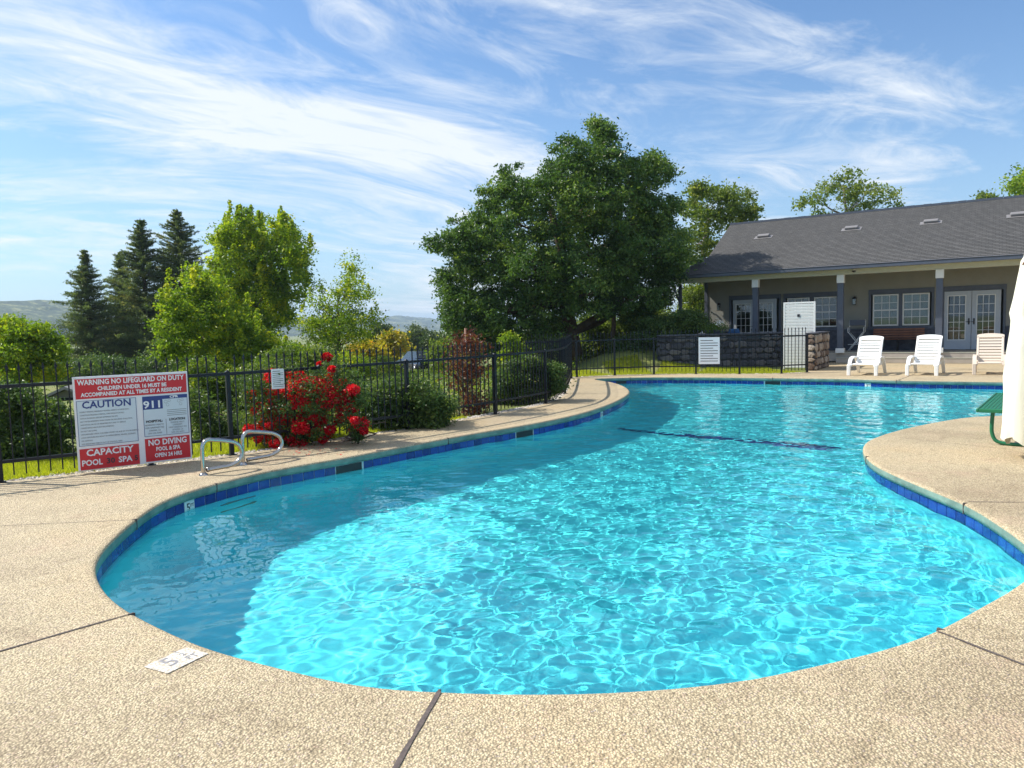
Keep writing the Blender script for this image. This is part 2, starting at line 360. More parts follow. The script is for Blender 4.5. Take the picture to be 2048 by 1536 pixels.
# ---------------------------------------------------------------- water
WATER=-.19
def make_water():
    st=.017
    x0,y0=P.min(0)-.1; x1,y1=P.max(0)+.1
    xs=np.arange(x0,x1,st); ys=np.arange(y0,y1,st); X,Y=np.meshgrid(xs,ys)
    rng=np.random.default_rng(5); Z=np.zeros_like(X)
    for k in range(120):
        lam=np.exp(rng.uniform(np.log(.075),np.log(.21) if k%6 else np.log(.8))); kk=2*np.pi/lam
        a=R(205)+rng.normal(0,1.25); 
        amp=WAVE*lam**1.9/39.5*rng.uniform(.4,1.3)/math.sqrt(8)
        # patches where each ripple train runs stronger
        pa=rng.uniform(0,6.28,2); mod=.75+.45*np.sin(X*rng.uniform(.3,1.1)+pa[0])*np.sin(Y*rng.uniform(.3,1.1)+pa[1])
        Z+=amp*mod*np.sin(kk*(X*np.cos(a)+Y*np.sin(a))+rng.uniform(0,6.28)+.8*np.sin(X*.9+pa[1])+.8*np.sin(Y*1.1+pa[0]))
    # calmer under the near-left bank
    c0=at(300,1150,WATER); c1=at(560,1000,WATER)
    dmin=np.minimum(np.hypot(X-c0.x,Y-c0.y),np.hypot(X-c1.x,Y-c1.y)); calm=np.clip(dmin/1.7,0.45,1); Z*=calm
    Mk=inside(X,Y,P+Nn*.026); idx=-np.ones(X.shape,int); idx[Mk]=np.arange(Mk.sum())
    # grow one ring so that the sheet reaches the wall
    G=Mk.copy()
    for ax,sh in ((0,1),(0,-1),(1,1),(1,-1)): G|=np.roll(Mk,sh,ax)
    idx[G]=np.arange(G.sum()); q=G[:-1,:-1]&G[1:,:-1]&G[:-1,1:]&G[1:,1:]
    fa=np.stack([idx[:-1,:-1][q],idx[:-1,1:][q],idx[1:,1:][q],idx[1:,:-1][q]],1)
    vs=np.stack([X[G],Y[G],WATER+Z[G]],1)
    return fastmesh('water',vs,fa)
def fastmesh(name,vs,fa,tint=None,smooth=True):
    me=bpy.data.meshes.new(name); me.vertices.add(len(vs)); me.vertices.foreach_set('co',np.asarray(vs,dtype=np.float32).ravel())
    k=fa.shape[1]; me.loops.add(fa.size); me.loops.foreach_set('vertex_index',fa.astype(np.int32).ravel())
    me.polygons.add(len(fa)); me.polygons.foreach_set('loop_start',np.arange(0,fa.size,k,dtype=np.int32))
    me.polygons.foreach_set('use_smooth',np.full(len(fa),smooth))
    if tint is not None:
        at_=me.attributes.new('tint','FLOAT','POINT'); at_.data.foreach_set('value',np.asarray(tint,dtype=np.float32))
    me.update(calc_edges=True); return me
WAVE=.86
wme=make_water()
m=bpy.data.materials.new('water'); m.use_nodes=True; n=m.node_tree; n.nodes.clear()
o=N(n,'ShaderNodeOutputMaterial'); g=N(n,'ShaderNodeBsdfGlass',IOR=1.333,Roughness=0.0); g.inputs['Color'].default_value=(.80,1,1,1)
n.links.new(g.outputs[0],o.inputs[0]); wme.materials.append(m)
wo=tag(link('water',wme),label='rippling turquoise water in the pool',kind='structure'); wo.cycles.is_caustics_caster=True
# ---------------------------------------------------------------- house frame: u runs along the front wall, v is depth away from the pool
YAW=.576; eu=Vector((math.cos(YAW),-math.sin(YAW),0)); ev=Vector((math.sin(YAW),math.cos(YAW),0))
VW,VP,VE,VR=30.86,28.6,28.1,34.6
def hp(px,py,v):
    r=ray(px,py); t=v/(r.x*ev.x+r.y*ev.y); q=Vector((0,0,CAMH))+r*t; return q.dot(eu),q.z
def hw(u,v,z=0): q=eu*u+ev*v; return Vector((q.x,q.y,z))
# ---------------------------------------------------------------- deck outline and fences
a0=at(2,965); a1=at(464,910); dl=(a0-a1).normalized()
near_line=[a0+dl*5.5]+[a0]+[at(*p) for p in [(234,938),(464,910),(645,884),(817,858),(901,844),(991,828),(1047,817),(1092,807),(1122,795),(1133,783),(1138,772),(1143,757)]]
near_c=[Vector((x,y,0)) for x,y in catmull([tuple(p) for p in near_line],6,False)]
far_line=[at(*p) for p in [(1054,757),(1154,754),(1229.6,750.5),(1308,748.5),(1392,748),(1479,748),(1563,747),(1614,744.5)]]
u1=hp(1672,731,VP)[0]
dpoly=[p for p in near_c]+far_line[1:]+[hw(u1-.8,VP-.4),hw(u1-.6,VP+.3),hw(26,VP+.3),Vector((30,-8,0)),Vector((-14,-8,0))]
DP=np.array([(p.x,p.y) for p in dpoly])
def polydist(X,Y,Q,closed=True):
    D=np.full(X.shape,1e9)
    for i in range(0 if closed else 1,len(Q)):
        ax,ay=Q[i-1]; bx,by=Q[i]; vx,vy=bx-ax,by-ay; L2=vx*vx+vy*vy+1e-12
        t=np.clip(((X-ax)*vx+(Y-ay)*vy)/L2,0,1); D=np.minimum(D,np.hypot(X-ax-t*vx,Y-ay-t*vy))
    return D
def height(x,y):
    x=np.asarray(x,float); y=np.asarray(y,float)
    s=polydist(x,y,DP); s=np.where(inside(x,y,DP),0,s)
    left=np.clip((1.5+.05*y-x)/5,0,1)
    fall=-.048*np.clip(s-1.6,0,34)-.02*np.clip(s-36,0,220)
    right=.02*np.clip(s-3,0,30)
    bank=.75*np.exp(-(((x-4.6)/1.7)**2+((y-27.5)/2.2)**2))
    return -.035+fall*left+(right+bank)*(1-left)
def hz(x,y): return float(height(np.array([x]),np.array([y]))[0])
# ground: one sheet out to the horizon, open under the pool deck
def geo(lo,a,b,hi,st,g=1.18):
    mid=list(np.arange(a,b+1e-6,st)); l=[];v=a;s=st
    while v>lo: s*=g; v-=s; l.append(v)
    r=[];v=b;s=st
    while v<hi: s*=g; v+=s; r.append(v)
    return np.array(l[::-1]+mid+r)
gx=geo(-3900,-20,28,3900,.5); gy=geo(-3900,-6,48,3900,.5)
GX,GY=np.meshgrid(gx,gy); GZ=height(GX,GY)
GZ+=np.where(polydist(GX,GY,DP)>6,.06*np.sin(GX*.7)*np.sin(GY*.53),0)
ins=inside(GX,GY,DP)&(polydist(GX,GY,DP)>.8)
nid=np.arange(GX.size).reshape(GX.shape); keep=~(ins[:-1,:-1]|ins[1:,:-1]|ins[:-1,1:]|ins[1:,1:])
fa=np.stack([nid[:-1,:-1][keep],nid[:-1,1:][keep],nid[1:,1:][keep],nid[1:,:-1][keep]],1)
gme=fastmesh('ground',np.stack([GX.ravel(),GY.ravel(),GZ.ravel()],1),fa)
def groundmat():
    m=bpy.data.materials.new('ground_cover'); m.use_nodes=True; t=m.node_tree; b=t.nodes['Principled BSDF']; g=N(t,'ShaderNodeNewGeometry')
    n=N(t,'ShaderNodeTexNoise',Scale=.35,Detail=8.0,Roughness=.7); t.links.new(g.outputs['Position'],n.inputs['Vector'])
    f=N(t,'ShaderNodeTexNoise',Scale=9.0,Detail=5.0,Roughness=.7); t.links.new(g.outputs['Position'],f.inputs['Vector'])
    c1=ramp(t,n.outputs['Fac'],[(.35,(.10,.14,.03)),(.55,(.20,.22,.045)),(.7,(.22,.16,.08))])
    c2=ramp(t,f.outputs['Fac'],[(.3,(.6,.6,.6)),(.7,(1.25,1.25,1.25))])
    t.links.new(mixc(t,1.0,c1,c2,'MULTIPLY'),b.inputs['Base Color']); b.inputs['Roughness'].default_value=.95
    bp=N(t,'ShaderNodeBump',Strength=.9,Distance=.05); t.links.new(f.outputs['Fac'],bp.inputs['Height']); t.links.new(bp.outputs[0],b.inputs['Normal']); return m
gme.materials.append(groundmat()); tag(link('ground',gme),label='grassy ground falling away beyond the pool fence',kind='structure')
hole=P+Nn*.045
tri=tessellate_polygon([[Vector((x,y,0)) for x,y in DP],[Vector((x,y,0)) for x,y in hole]])
nd=len(DP); vs=[(x,y,0) for x,y in DP]+[(x,y,0) for x,y in hole]+[(x,y,-.14) for x,y in DP]
fs=[tuple(t) for t in tri]+[(i,(i+1)%nd,nd+len(hole)+(i+1)%nd,nd+len(hole)+i) for i in range(nd)]
me=bpy.data.meshes.new('pool_deck'); me.from_pydata(vs,[],fs); me.materials.append(M['deck'])
bm=bmesh.new(); bm.from_mesh(me); bmesh.ops.recalc_face_normals(bm,faces=bm.faces); 
for f in bm.faces:
    if abs(f.normal.z)>.5 and f.normal.z<0: f.normal_flip()
bm.to_mesh(me); bm.free()
deck=tag(link('pool_deck',me),label='exposed aggregate pool deck of tan pebbles',kind='structure')
def strip(name,a,b,w,m,parent,z=.0035,wig=.0):
    a=Vector(a);b=Vector(b); d=(b-a); L_=d.length; d.normalize(); s=Vector((-d.y,d.x,0)); n_=max(2,int(L_/.08)); rng=random.Random(name+str(round(L_,3)))
    v=[];f=[]
    for i in range(n_+1):
        p=a+d*L_*i/n_; ww=w/2*(1+wig*rng.uniform(-1,1)); k=s*wig*w*.4*rng.uniform(-1,1)
        v+=[p+k-s*ww+Vector((0,0,z)),p+k+s*ww+Vector((0,0,z+.001))]
    for i in range(n_): f.append((2*i,2*i+2,2*i+3,2*i+1))
    return MB().add(v,f).build(name,m,parent)
for a,b,w_ in [((878,1384),(780,1556),.021),((268,1226),(-60,1320),.017),((1872,1262),(2100,1351),.014),((-60,1055),(268,1040),.006),((1937,1004),(2100,1006),.008),((1800,876),(2010,898),.005),((1790,763),(1830,748),.02),((1133,756.5),(1187,757.5),.01)]:
    strip('joint',at(*a),at(*b),w_,M['joint'],deck,wig=.3)
# painted depth marker on the deck
mk=tag(empty('depth_marker',tuple(at(355,1321))[:2]+(.0,),R(-12)),label='worn white painted depth marker 5 FT on the tan deck beside the near pool edge',cat='depth marker')
ca,cb,cc_,cd=[at(*p) for p in ((306,1326),(352,1341),(404,1314),(352,1306))]
mc=(ca+cb+cc_+cd)/4; mk.location=(mc.x,mc.y,0); mdir=(cc_-cb+cd-ca)/2; mk.rotation_euler=(0,0,math.atan2(mdir.y,mdir.x)); hwid=mdir.length/2; hh=((cd-cb).length)/2
def wornmat():
    m=bpy.data.materials.new('worn_white'); m.use_nodes=True; t=m.node_tree; b=t.nodes['Principled BSDF']; g=N(t,'ShaderNodeNewGeometry')
    n=N(t,'ShaderNodeTexVoronoi',Scale=80.0); t.links.new(g.outputs['Position'],n.inputs['Vector'])
    t.links.new(ramp(t,n.outputs['Distance'],[(.35,(.74,.72,.67)),(.62,(.50,.43,.32))]),b.inputs['Base Color']); bp=N(t,'ShaderNodeBump',Strength=.5,Distance=.004); t.links.new(math_(t,'MULTIPLY',n.outputs['Distance'],-1.0),bp.inputs['Height']); t.links.new(bp.outputs[0],b.inputs['Normal']); return m
MB().box(-.118,.118,-.085,.085,.002,.005).build('painted_plate',wornmat(),mk)
text('5',.15,M['fadedink'],mk,(-.03,.01,.006),(0,0,R(0))); text('FT',.06,M['fadedink'],mk,(.06,-.035,.006),(0,0,0)); text('1\n2',.05,M['fadedink'],mk,(.055,.05,.006),(0,0,0))
# ---------------------------------------------------------------- iron fences
pk=MB(); z0,z1,hwid_=.07,1.25,.0072
pk.box(-hwid_,hwid_,-hwid_,hwid_,z0,z1)
pk.add([(-.0085,-.0085,z1),(.0085,-.0085,z1),(.0085,.0085,z1),(-.0085,.0085,z1),(-.016,-.004,z1+.03),(.016,-.004,z1+.03),(.016,.004,z1+.03),(-.016,.004,z1+.03),(0,0,z1+.085)],
 [(0,1,5,4),(1,2,6,5),(2,3,7,6),(3,0,4,7),(4,5,8),(5,6,8),(6,7,8),(7,4,8)])
PK=pk.mesh('picket',M['fence'])
pb=MB().bbox(-.027,.027,-.027,.027,0,1.10,.003); pb.add([(-.03,-.03,1.10),(.03,-.03,1.10),(.03,.03,1.10),(-.03,.03,1.10),(0,0,1.125)],[(0,1,4),(1,2,4),(2,3,4),(3,0,4)]).box(-.05,.05,-.05,.05,.0,.008)
POST=pb.mesh('post',M['fence'])
def make_fence(line,posts,label,spacing=.118,zs=1.0,group=None):
    root=tag(empty('iron_fence',tuple(line[0])),label=label,cat='fence')
    L=[0]
    for i in range(1,len(line)): L.append(L[-1]+(line[i]-line[i-1]).length)
    def pt(s):
        i=max(1,min(len(L)-1,int(np.searchsorted(L,s)))); t=(s-L[i-1])/max(1e-9,L[i]-L[i-1]); return line[i-1].lerp(line[i],t),(line[i]-line[i-1]).normalized()
    ps=[]
    for q in posts:
        best=min(((line[i-1].lerp(line[i],k/10)-q).length,L[i-1]+(L[i]-L[i-1])*k/10) for i in range(1,len(line)) for k in range(11)); ps.append(best[1])
    ps=sorted(ps)
    for s in ps:
        p,d=pt(s); o=link('post',POST,root,p-root.location,(0,0,math.atan2(d.y,d.x))); o.scale=(1,1,zs)
    n=int(L[-1]/spacing)
    for k in range(n):
        s=(k+.5)*L[-1]/n
        if min([abs(s-q) for q in ps]+[9])<.035: continue
        p,d=pt(s); o=link('picket',PK,root,p-root.location,(random.gauss(0,.003),random.gauss(0,.003),math.atan2(d.y,d.x))); o.scale=(1,1,zs)
    br=[0]+[q for q in ps if .05<q<L[-1]-.05]+[L[-1]]
    for a,b in zip(br[:-1],br[1:]):
        if b-a<.08: continue
        k=max(1,int((b-a)/.35))
        for zc,hh_ in ((1.075*zs,.02),(.23*zs,.018)):
            r=MB(); pp=[pt(a+.0+(b-a)*i/k)[0]-root.location for i in range(k+1)]
            V=[];Fc=[]
            for i,p in enumerate(pp):
                d=(pp[min(i+1,k)]-pp[max(i-1,0)]).normalized(); s_=Vector((-d.y,d.x,0))*.019
                V+=[p-s_+Vector((0,0,zc-hh_)),p+s_+Vector((0,0,zc-hh_)),p+s_+Vector((0,0,zc+hh_)),p-s_+Vector((0,0,zc+hh_))]
            for i in range(k):
                for j in range(4): j2=(j+1)%4; Fc.append((4*i+j,4*i+j2,4*i+4+j2,4*i+4+j))
            Fc+=[(3,2,1,0),(4*k,4*k+1,4*k+2,4*k+3)]
            r.add(V,Fc).build('rail',M['fence'],root)
    return root
random.seed(4)
make_fence(near_c,[a0,at(300,929),at(464,910),at(645,884),at(817,858),at(990,828),at(1092,807),at(1131,787),at(1143,757)]+[a0+dl*2.3],'black iron picket fence along the left side of the pool, curving past the red flowers')
make_fence(far_line,far_line,'black iron picket fence across the far grass in front of the stone wall',zs=1.02)
# ---------------------------------------------------------------- pool rules sign board
bl=at(156.5,947,.0); br_=at(382.5,920,.0); sdv=(br_-bl); W_=sdv.length; sdv.normalize(); sn=Vector((sdv.y,-sdv.x,0))
tl=1.6+ray(154,752).z*(bl.length/Vector((ray(154,752).x,ray(154,752).y)).length)
H_=tl-.04
print('sign W,H',W_,H_)
sg=tag(empty('rules_sign',tuple(bl+sn*.055+Vector((0,0,.03))),math.atan2(sdv.y,sdv.x)),label='large red, white and blue pool rules sign board fixed to the near iron fence',cat='sign')
MB().bbox(0,W_,-.012,.012,0,H_,.004).build('backing_board',M['wht'],sg)
def sp(u0,u1,v0,v1,m,name='panel',y=-.015):        # fractions of the board, v from the top
    return MB().box(u0*W_,u1*W_,y-.0015,y+.003,H_*(1-v1),H_*(1-v0)).build(name,m,sg)
def st_(s,u,v,hgt,m,w=None,align='CENTER'):
    o=text(s,hgt*H_*1.38,m,sg,(u*W_,-.0185,H_*(1-v)),align=align,bold=(.0012+.022*hgt) if hgt>.022 else 0)
    if w:
        dx=max(v.co.x for v in o.data.vertices)-min(v.co.x for v in o.data.vertices)
        if dx>0: o.scale=(w*W_/dx,1,1)
    return o
sp(.018,.985,.025,.235,M['red'],'header_panel'); sp(.018,.52,.255,.735,M['panel'],'caution_panel'); sp(.575,.985,.255,.70,M['panel'],'emergency_panel')
sp(.018,.52,.765,.99,M['red'],'capacity_panel'); sp(.575,.985,.725,.98,M['red'],'diving_panel')
sp(.575,.985,.255,.295,M['navy'],'blue_band',-.0165); sp(.575,.755,.295,.40,M['navy'],'blue_block',-.0165)
st_('WARNING NO LIFEGUARD ON DUTY',.5,.065,.055,M['wht'],.93); st_('CHILDREN UNDER 16 MUST BE',.5,.135,.042,M['wht'],.60); st_('ACCOMPANIED AT ALL TIMES BY A RESIDENT',.5,.195,.042,M['wht'],.88)
st_('CAUTION',.27,.305,.075,M['navy'],.41)
cl=['ELDERLY PERSONS, PREGNANT WOMEN, INFANTS & THOSE WITH','CONDITIONS REQUIRING MEDICAL CARE SHOULD CONSULT','WITH A PHYSICIAN BEFORE ENTERING THE SPA.','HOT WATER IMMERSION WHILE UNDER THE INFLUENCE OF ALCOHOL,','NARCOTICS, DRUGS OR MEDICINES MAY LEAD TO SERIOUS','CONSEQUENCES AND IS NOT RECOMMENDED.','DO NOT USE ALONE.','UNSUPERVISED USE BY CHILDREN UNDER THE AGE OF 14 IS PROHIBITED.','LONG EXPOSURE MAY RESULT IN HYPERTHERMIA, NAUSEA, DIZZINESS','OR FAINTING.','KEEP BREAKABLE OBJECTS OUT OF THE POOL AREA.']
for i,s in enumerate(cl): st_(s,.04,.375+.034*i,.015,M['smallink'],.0086*len(s)*.9,'LEFT')
st_('911',.665,.35,.08,M['wht'],.15); st_('CPR',.86,.275,.026,M['wht'],.08)
st_('HOSPITAL:',.67,.535,.026,M['ink'],.15); st_('LOCATION:',.88,.53,.026,M['ink'],.15)
for i,s in enumerate(['ADVENTIST HEALTH','1000 GREENLEY RD','SONORA, CA','209-536-5000']): st_(s,.67,.575+.031*i,.018,M['smallink'],.0105*len(s))
for i,s in enumerate(['SUNRISE HILLS','COMMUNITY','19997 GREENLEY RD','SONORA, CA','209-532-6031']): st_(s,.88,.565+.028*i,.018,M['smallink'],.0098*len(s))
for u in (.80,.92):          # small line drawings beside CPR
    d=MB()
    for k,(cx_,cz,rr) in enumerate([(-.02,.02,.018),(.02,.03,.014),(.0,-.02,.016)]):
        d.tube([(u*W_+cx_+rr*math.cos(a),-.0175,H_*.655+cz+rr*math.sin(a)) for a in np.linspace(0,6.28,13)],.0012,4)
    d.build('diagram',M['ink'],sg)
for k in range(4): sp(.79,.97,.42+.02*k,.424+.02*k,M['ink'],'printed_rule',-.0165)
MB().box(.775*W_,.778*W_,-.0175,-.0145,H_*.31,H_*.48).build('divider',M['ink'],sg)
for (u0,u1,v0,v1) in ((.018,.52,.255,.735),(.575,.985,.255,.70)):
    d=MB()
    for a,b,c_,e in ((u0,u1,v0,v0+.004),(u0,u1,v1-.004,v1),(u0,u0+.004,v0,v1),(u1-.004,u1,v0,v1)): d.box(a*W_,b*W_,-.019,-.0167,H_*(1-e),H_*(1-c_))
    d.build('border',M['navy'],sg)
st_('CAPACITY',.27,.815,.07,M['wht'],.40); st_('POOL',.115,.92,.062,M['wht'],.17); st_('30',.27,.92,.058,M['ink'],.07); st_('SPA',.395,.92,.062,M['wht'],.12); st_('5',.49,.92,.058,M['ink'],.03)
st_('NO DIVING',.78,.775,.065,M['wht'],.35); st_('POOL & SPA',.78,.85,.045,M['wht'],.22); st_('OPEN 24 HRS',.78,.92,.045,M['wht'],.25)
for u,v in ((.02,.012),(.5,.012),(.98,.012)): MB().lathe([(0,-.004),(.009,-.003),(.01,0)],8).build('bolt',M['steel'],sg,loc=(u*W_,-.014,H_*(1-v)),rot=(R(90),0,0))
# paper notice on the near fence, and the metal notice on the far fence
def notice(px0,px1,py0,py1,base_y,label,rows,name='notice',off=.05):
    q0=at(px0,base_y[0]); q1=at(px1,base_y[1]); d=(q1-q0); w_=d.length; d.normalize(); nn=Vector((d.y,-d.x,0))
    L_=Vector((q0.x,q0.y)).length; r=ray(px0,py0); zt=1.6+r.z*L_/Vector((r.x,r.y)).length; r=ray(px0,py1); zb=1.6+r.z*L_/Vector((r.x,r.y)).length
    o=tag(empty(name,tuple(q0+nn*off+Vector((0,0,zb))),math.atan2(d.y,d.x)),label=label,cat='notice'); h_=zt-zb
    MB().bbox(0,w_,-.004,.004,0,h_,.0015).build('plate',M['wht'],o)
    for i in range(rows):
        z_=h_*(1-(i+1.2)/(rows+1.4)); ww=w_*(.82 if i%3 else .6)
        MB().box(w_*.09,w_*.09+ww,-.0055,-.0035,z_-h_*.012,z_+h_*.012).build('printed_line',M['joint'],o)
    for u in (.06,.94):
        for v in (.04,.96): MB().lathe([(0,-.003),(.006,-.002),(.007,0)],6).build('rivet',M['steel'],o,loc=(u*w_,-.004,v*h_),rot=(R(90),0,0))
notice(547,572,738,778,(898.5,895),'small white printed notice tied to the fence above the red flowers',9)
notice(1398,1440,675,728,(748,748),'white metal notice plate on the far fence in front of the dark stone wall',9)
# ---------------------------------------------------------------- grab rails at the ladder
def grab(px,py,label):
    A=at(px,py); d=at(px+73,py-12)-A; d.z=0; L_=d.length; d.normalize()
    o=tag(empty('grab_rail',tuple(A),math.atan2(d.y,d.x)),label=label,cat='handrail',group='grab rails at the pool ladder')
    k=L_/.42
    prof=[(0,0),(0,.2),(.005,.32),(.03,.375),(.075,.395),(.14,.385),(.28,.355),(.37,.325),(.43,.275),(.455,.21),(.44,.14),(.39,.09),(.31,.06),(.2,.055),(.045,.05)]
    cu=catmull([(x*k,z) for x,z in prof],6,False)
    MB().tube([(x,0,z) for x,z in cu],.023,12).build('tube',M['steel'],o)
    MB().lathe([(0,.03),(.028,.03),(.05,.008),(.052,0)],16).build('flange',M['steel'],o)
    MB().lathe([(.0195,-.012),(.026,-.01),(.026,.012),(.0195,.012)],12).build('clamp',M['steel'],o,loc=(.05*k,0,.05),rot=(0,R(90),0))
    return o
grab(407,950,'stainless steel grab rail nearer the rules sign at the pool edge')
grab(487,929,'stainless steel grab rail on the right, nearer the red flowers')
# ---------------------------------------------------------------- gravel strip and grass
def scatter_strip(line,s0,s1,n,rng):
    L=np.cumsum([0]+[(line[i]-line[i-1]).length for i in range(1,len(line))]); s=rng.uniform(0,L[-1],n); i=np.clip(np.searchsorted(L,s),1,len(L)-1)
    A=np.array([(p.x,p.y) for p in line]); t=((s-L[i-1])/(L[i]-L[i-1]))[:,None]; p=A[i-1]*(1-t)+A[i]*t; d=A[i]-A[i-1]; d/=np.linalg.norm(d,axis=1)[:,None]
    nn=np.stack([-d[:,1],d[:,0]],1); off=rng.uniform(s0,s1,n)[:,None]; return p+nn*off
rng=np.random.default_rng(11)
def stones(name,pts,zs,size,m,**k):
    n=len(pts); base=np.array([(1,0,0),(0,1,0),(-1,0,0),(0,-1,0),(0,0,.7),(.7,.7,.3),(-.7,.7,.3),(-.7,-.7,.3),(.7,-.7,.3)])
    fc=np.array([(0,5,4),(5,1,4),(1,6,4),(6,2,4),(2,7,4),(7,3,4),(3,8,4),(8,0,4)])
    a=rng.uniform(0,6.28,n); s=rng.uniform(*size,n); v=base[None]*rng.uniform(.7,1.25,(n,9,1))*s[:,None,None]; v[...,1]*=rng.uniform(.6,1,(n,1))
    x=v[...,0]*np.cos(a)[:,None]-v[...,1]*np.sin(a)[:,None]; y=v[...,0]*np.sin(a)[:,None]+v[...,1]*np.cos(a)[:,None]
    vv=np.stack([x+pts[:,0:1],y+pts[:,1:2],v[...,2]+np.asarray(zs)[:,None]],2).reshape(-1,3)
    ff=(fc[None]+np.arange(n)[:,None,None]*9).reshape(-1,3); me=fastmesh(name,vv,ff,np.repeat(rng.uniform(0,1,n),9),smooth=False); me.materials.append(m); return tag(link(name,me),**k)
def tintmat(name,stops,rough=.85):
    m=bpy.data.materials.new(name); m.use_nodes=True; t=m.node_tree; b=t.nodes['Principled BSDF']; a_=N(t,'ShaderNodeAttribute',attribute_name='tint'); t.links.new(ramp(t,a_.outputs['Fac'],stops),b.inputs['Base Color']); b.inputs['Roughness'].default_value=rough; return m
M['gravel']=tintmat('gravel',[(0,(.28,.23,.18)),(.5,(.52,.46,.38)),(1,(.72,.68,.62))])
gp=scatter_strip(near_c[6:],-.03,.22,5200,rng); stones('gravel_strip',gp,np.full(len(gp),-.02),(.014,.036),M['gravel'],label='pale gravel edging along the foot of the near fence',kind='stuff')
gp=scatter_strip(far_line,.0,.3,1600,rng); stones('gravel_strip',gp,np.full(len(gp),-.02),(.012,.03),M['gravel'],label='pale gravel edging along the far fence',kind='stuff')
def blades(name,pts,zs,h,m,label):
    n=len(pts); a=rng.uniform(0,6.28,n); hh_=rng.uniform(*h,n); w=rng.uniform(.003,.007,n); l=rng.normal(0,.5,(n,2))*hh_[:,None]
    b=np.c_[pts,zs]; s=np.c_[np.cos(a),np.sin(a),np.zeros(n)]*w[:,None]; v=np.stack([b-s,b+s,b+np.c_[l,hh_]],1).reshape(-1,3)
    me=fastmesh(name,v,np.arange(3*n).reshape(-1,3),np.repeat(rng.uniform(0,1,n),3),smooth=False); me.materials.append(m); return tag(link(name,me),label=label,kind='stuff')
M['grass']=leafmat('grass_blade',(.20,.26,.02),(.42,.46,.03),(.60,.56,.06),trans=.55)
gp=scatter_strip(near_c[4:40],.16,1.5,70000,rng); blades('grass',gp,height(gp[:,0],gp[:,1]),(.04,.10),M['grass'],'sunlit yellow green grass strip behind the near fence')
gp=scatter_strip([far_line[0]+(far_line[0]-far_line[1])*0.2]+far_line,.2,3.2,90000,rng); gp=gp[~inside(gp[:,0],gp[:,1],DP)]; blades('grass',gp,height(gp[:,0],gp[:,1]),(.03,.08),M['grass'],'yellow green lawn strip between the far fence and the stone wall')
# ---------------------------------------------------------------- trees and shrubs
def leaves(name,ctr,size,m,rng,asp=.5,up=.35,tint=None,axis=None,spread=None):
    """rhombic, slightly folded leaves at the points ctr"""
    n=len(ctr); nrm=rng.normal(0,1,(n,3)); nrm[:,2]+=up*2; nrm/=np.linalg.norm(nrm,axis=1)[:,None]
    a=rng.normal(0,1,(n,3)) if axis is None else axis+rng.normal(0,.35,(n,3)); a-=nrm*(a*nrm).sum(1)[:,None]; a/=np.linalg.norm(a,axis=1)[:,None]+1e-9
    b=np.cross(nrm,a); s=rng.uniform(size*.65,size*1.3,n)[:,None]; k=s*asp*.5
    fold=nrm*s*.10
    v=np.stack([ctr-a*s*.5,ctr+b*k+fold-a*s*.05,ctr+a*s*.5,ctr-b*k+fold-a*s*.05],1).reshape(-1,3)
    me=fastmesh(name,v,np.arange(4*n).reshape(-1,4),None if tint is None else np.repeat(np.clip(tint,0,1),4),smooth=False); me.materials.append(m); return me
def clumps(lobes,ncl,per,cr,rng,shell=.45,flat=.8):
    L=np.array(lobes,float); wgt=L[:,3]**2; wgt/=wgt.sum(); li=rng.choice(len(L),ncl,p=wgt)
    d=rng.normal(0,1,(ncl,3)); d/=np.linalg.norm(d,axis=1)[:,None]; rr=(rng.uniform(shell**3,1,ncl)**(1/3))[:,None]
    bump=1+.18*rng.normal(0,1,(ncl,1))
    cc_=L[li,:3]+d*rr*L[li,3:4]*np.clip(bump,.7,1.35)*np.array([1,1,flat if np.isscalar(flat) else 1])
    lt=rng.uniform(-.18,.18,len(L))[li]+rng.normal(0,.16,ncl)
    n=ncl*per; ci=np.repeat(np.arange(ncl),per); p=cc_[ci]+rng.normal(0,1,(n,3))*np.array([cr,cr,cr*.62])*rng.uniform(.5,1.15,ncl)[ci][:,None]
    t=.5+lt[ci]+rng.normal(0,.12,n); return p,t,cc_
def pl(px,Y,spread=1.0,rng=None,center=None,depth=.75,dup=2):
    """lobes given as (pixel x, pixel y, pixel radius) become balls round the distance Y"""
    px=np.array(px,float); c0=px[:,:2].mean(0) if center is None else np.array(center); Rm=max(np.hypot(*(px[:,:2]-c0).T)+px[:,2])
    out=[]
    for x,y,r in px:
        rho=math.hypot(x-c0[0],y-c0[1]); dy=math.sqrt(max(0,Rm*Rm-rho*rho))/F*Y*depth-r/F*Y*.6
        for sgn in ([-1,1] if dup==2 else [0]):
            dyy=sgn*max(0,dy)*rng.uniform(.55,1); q=atd(x,y,Y+dyy); rw=r/F*Y; out.append((q.x,q.y,q.z,rw*.84))
            for k in range(RAG):      # smaller sprays of leaves break up the outline of each ball
                d=rng.normal(0,1,3); d/=np.linalg.norm(d); d[2]=abs(d[2])*1.1-.25; f=rng.uniform(.75,1.12); out.append((q.x+d[0]*rw*f,q.y+d[1]*rw*f,q.z+d[2]*rw*f,rw*rng.uniform(.18,.38)))
    return out
RAG=5
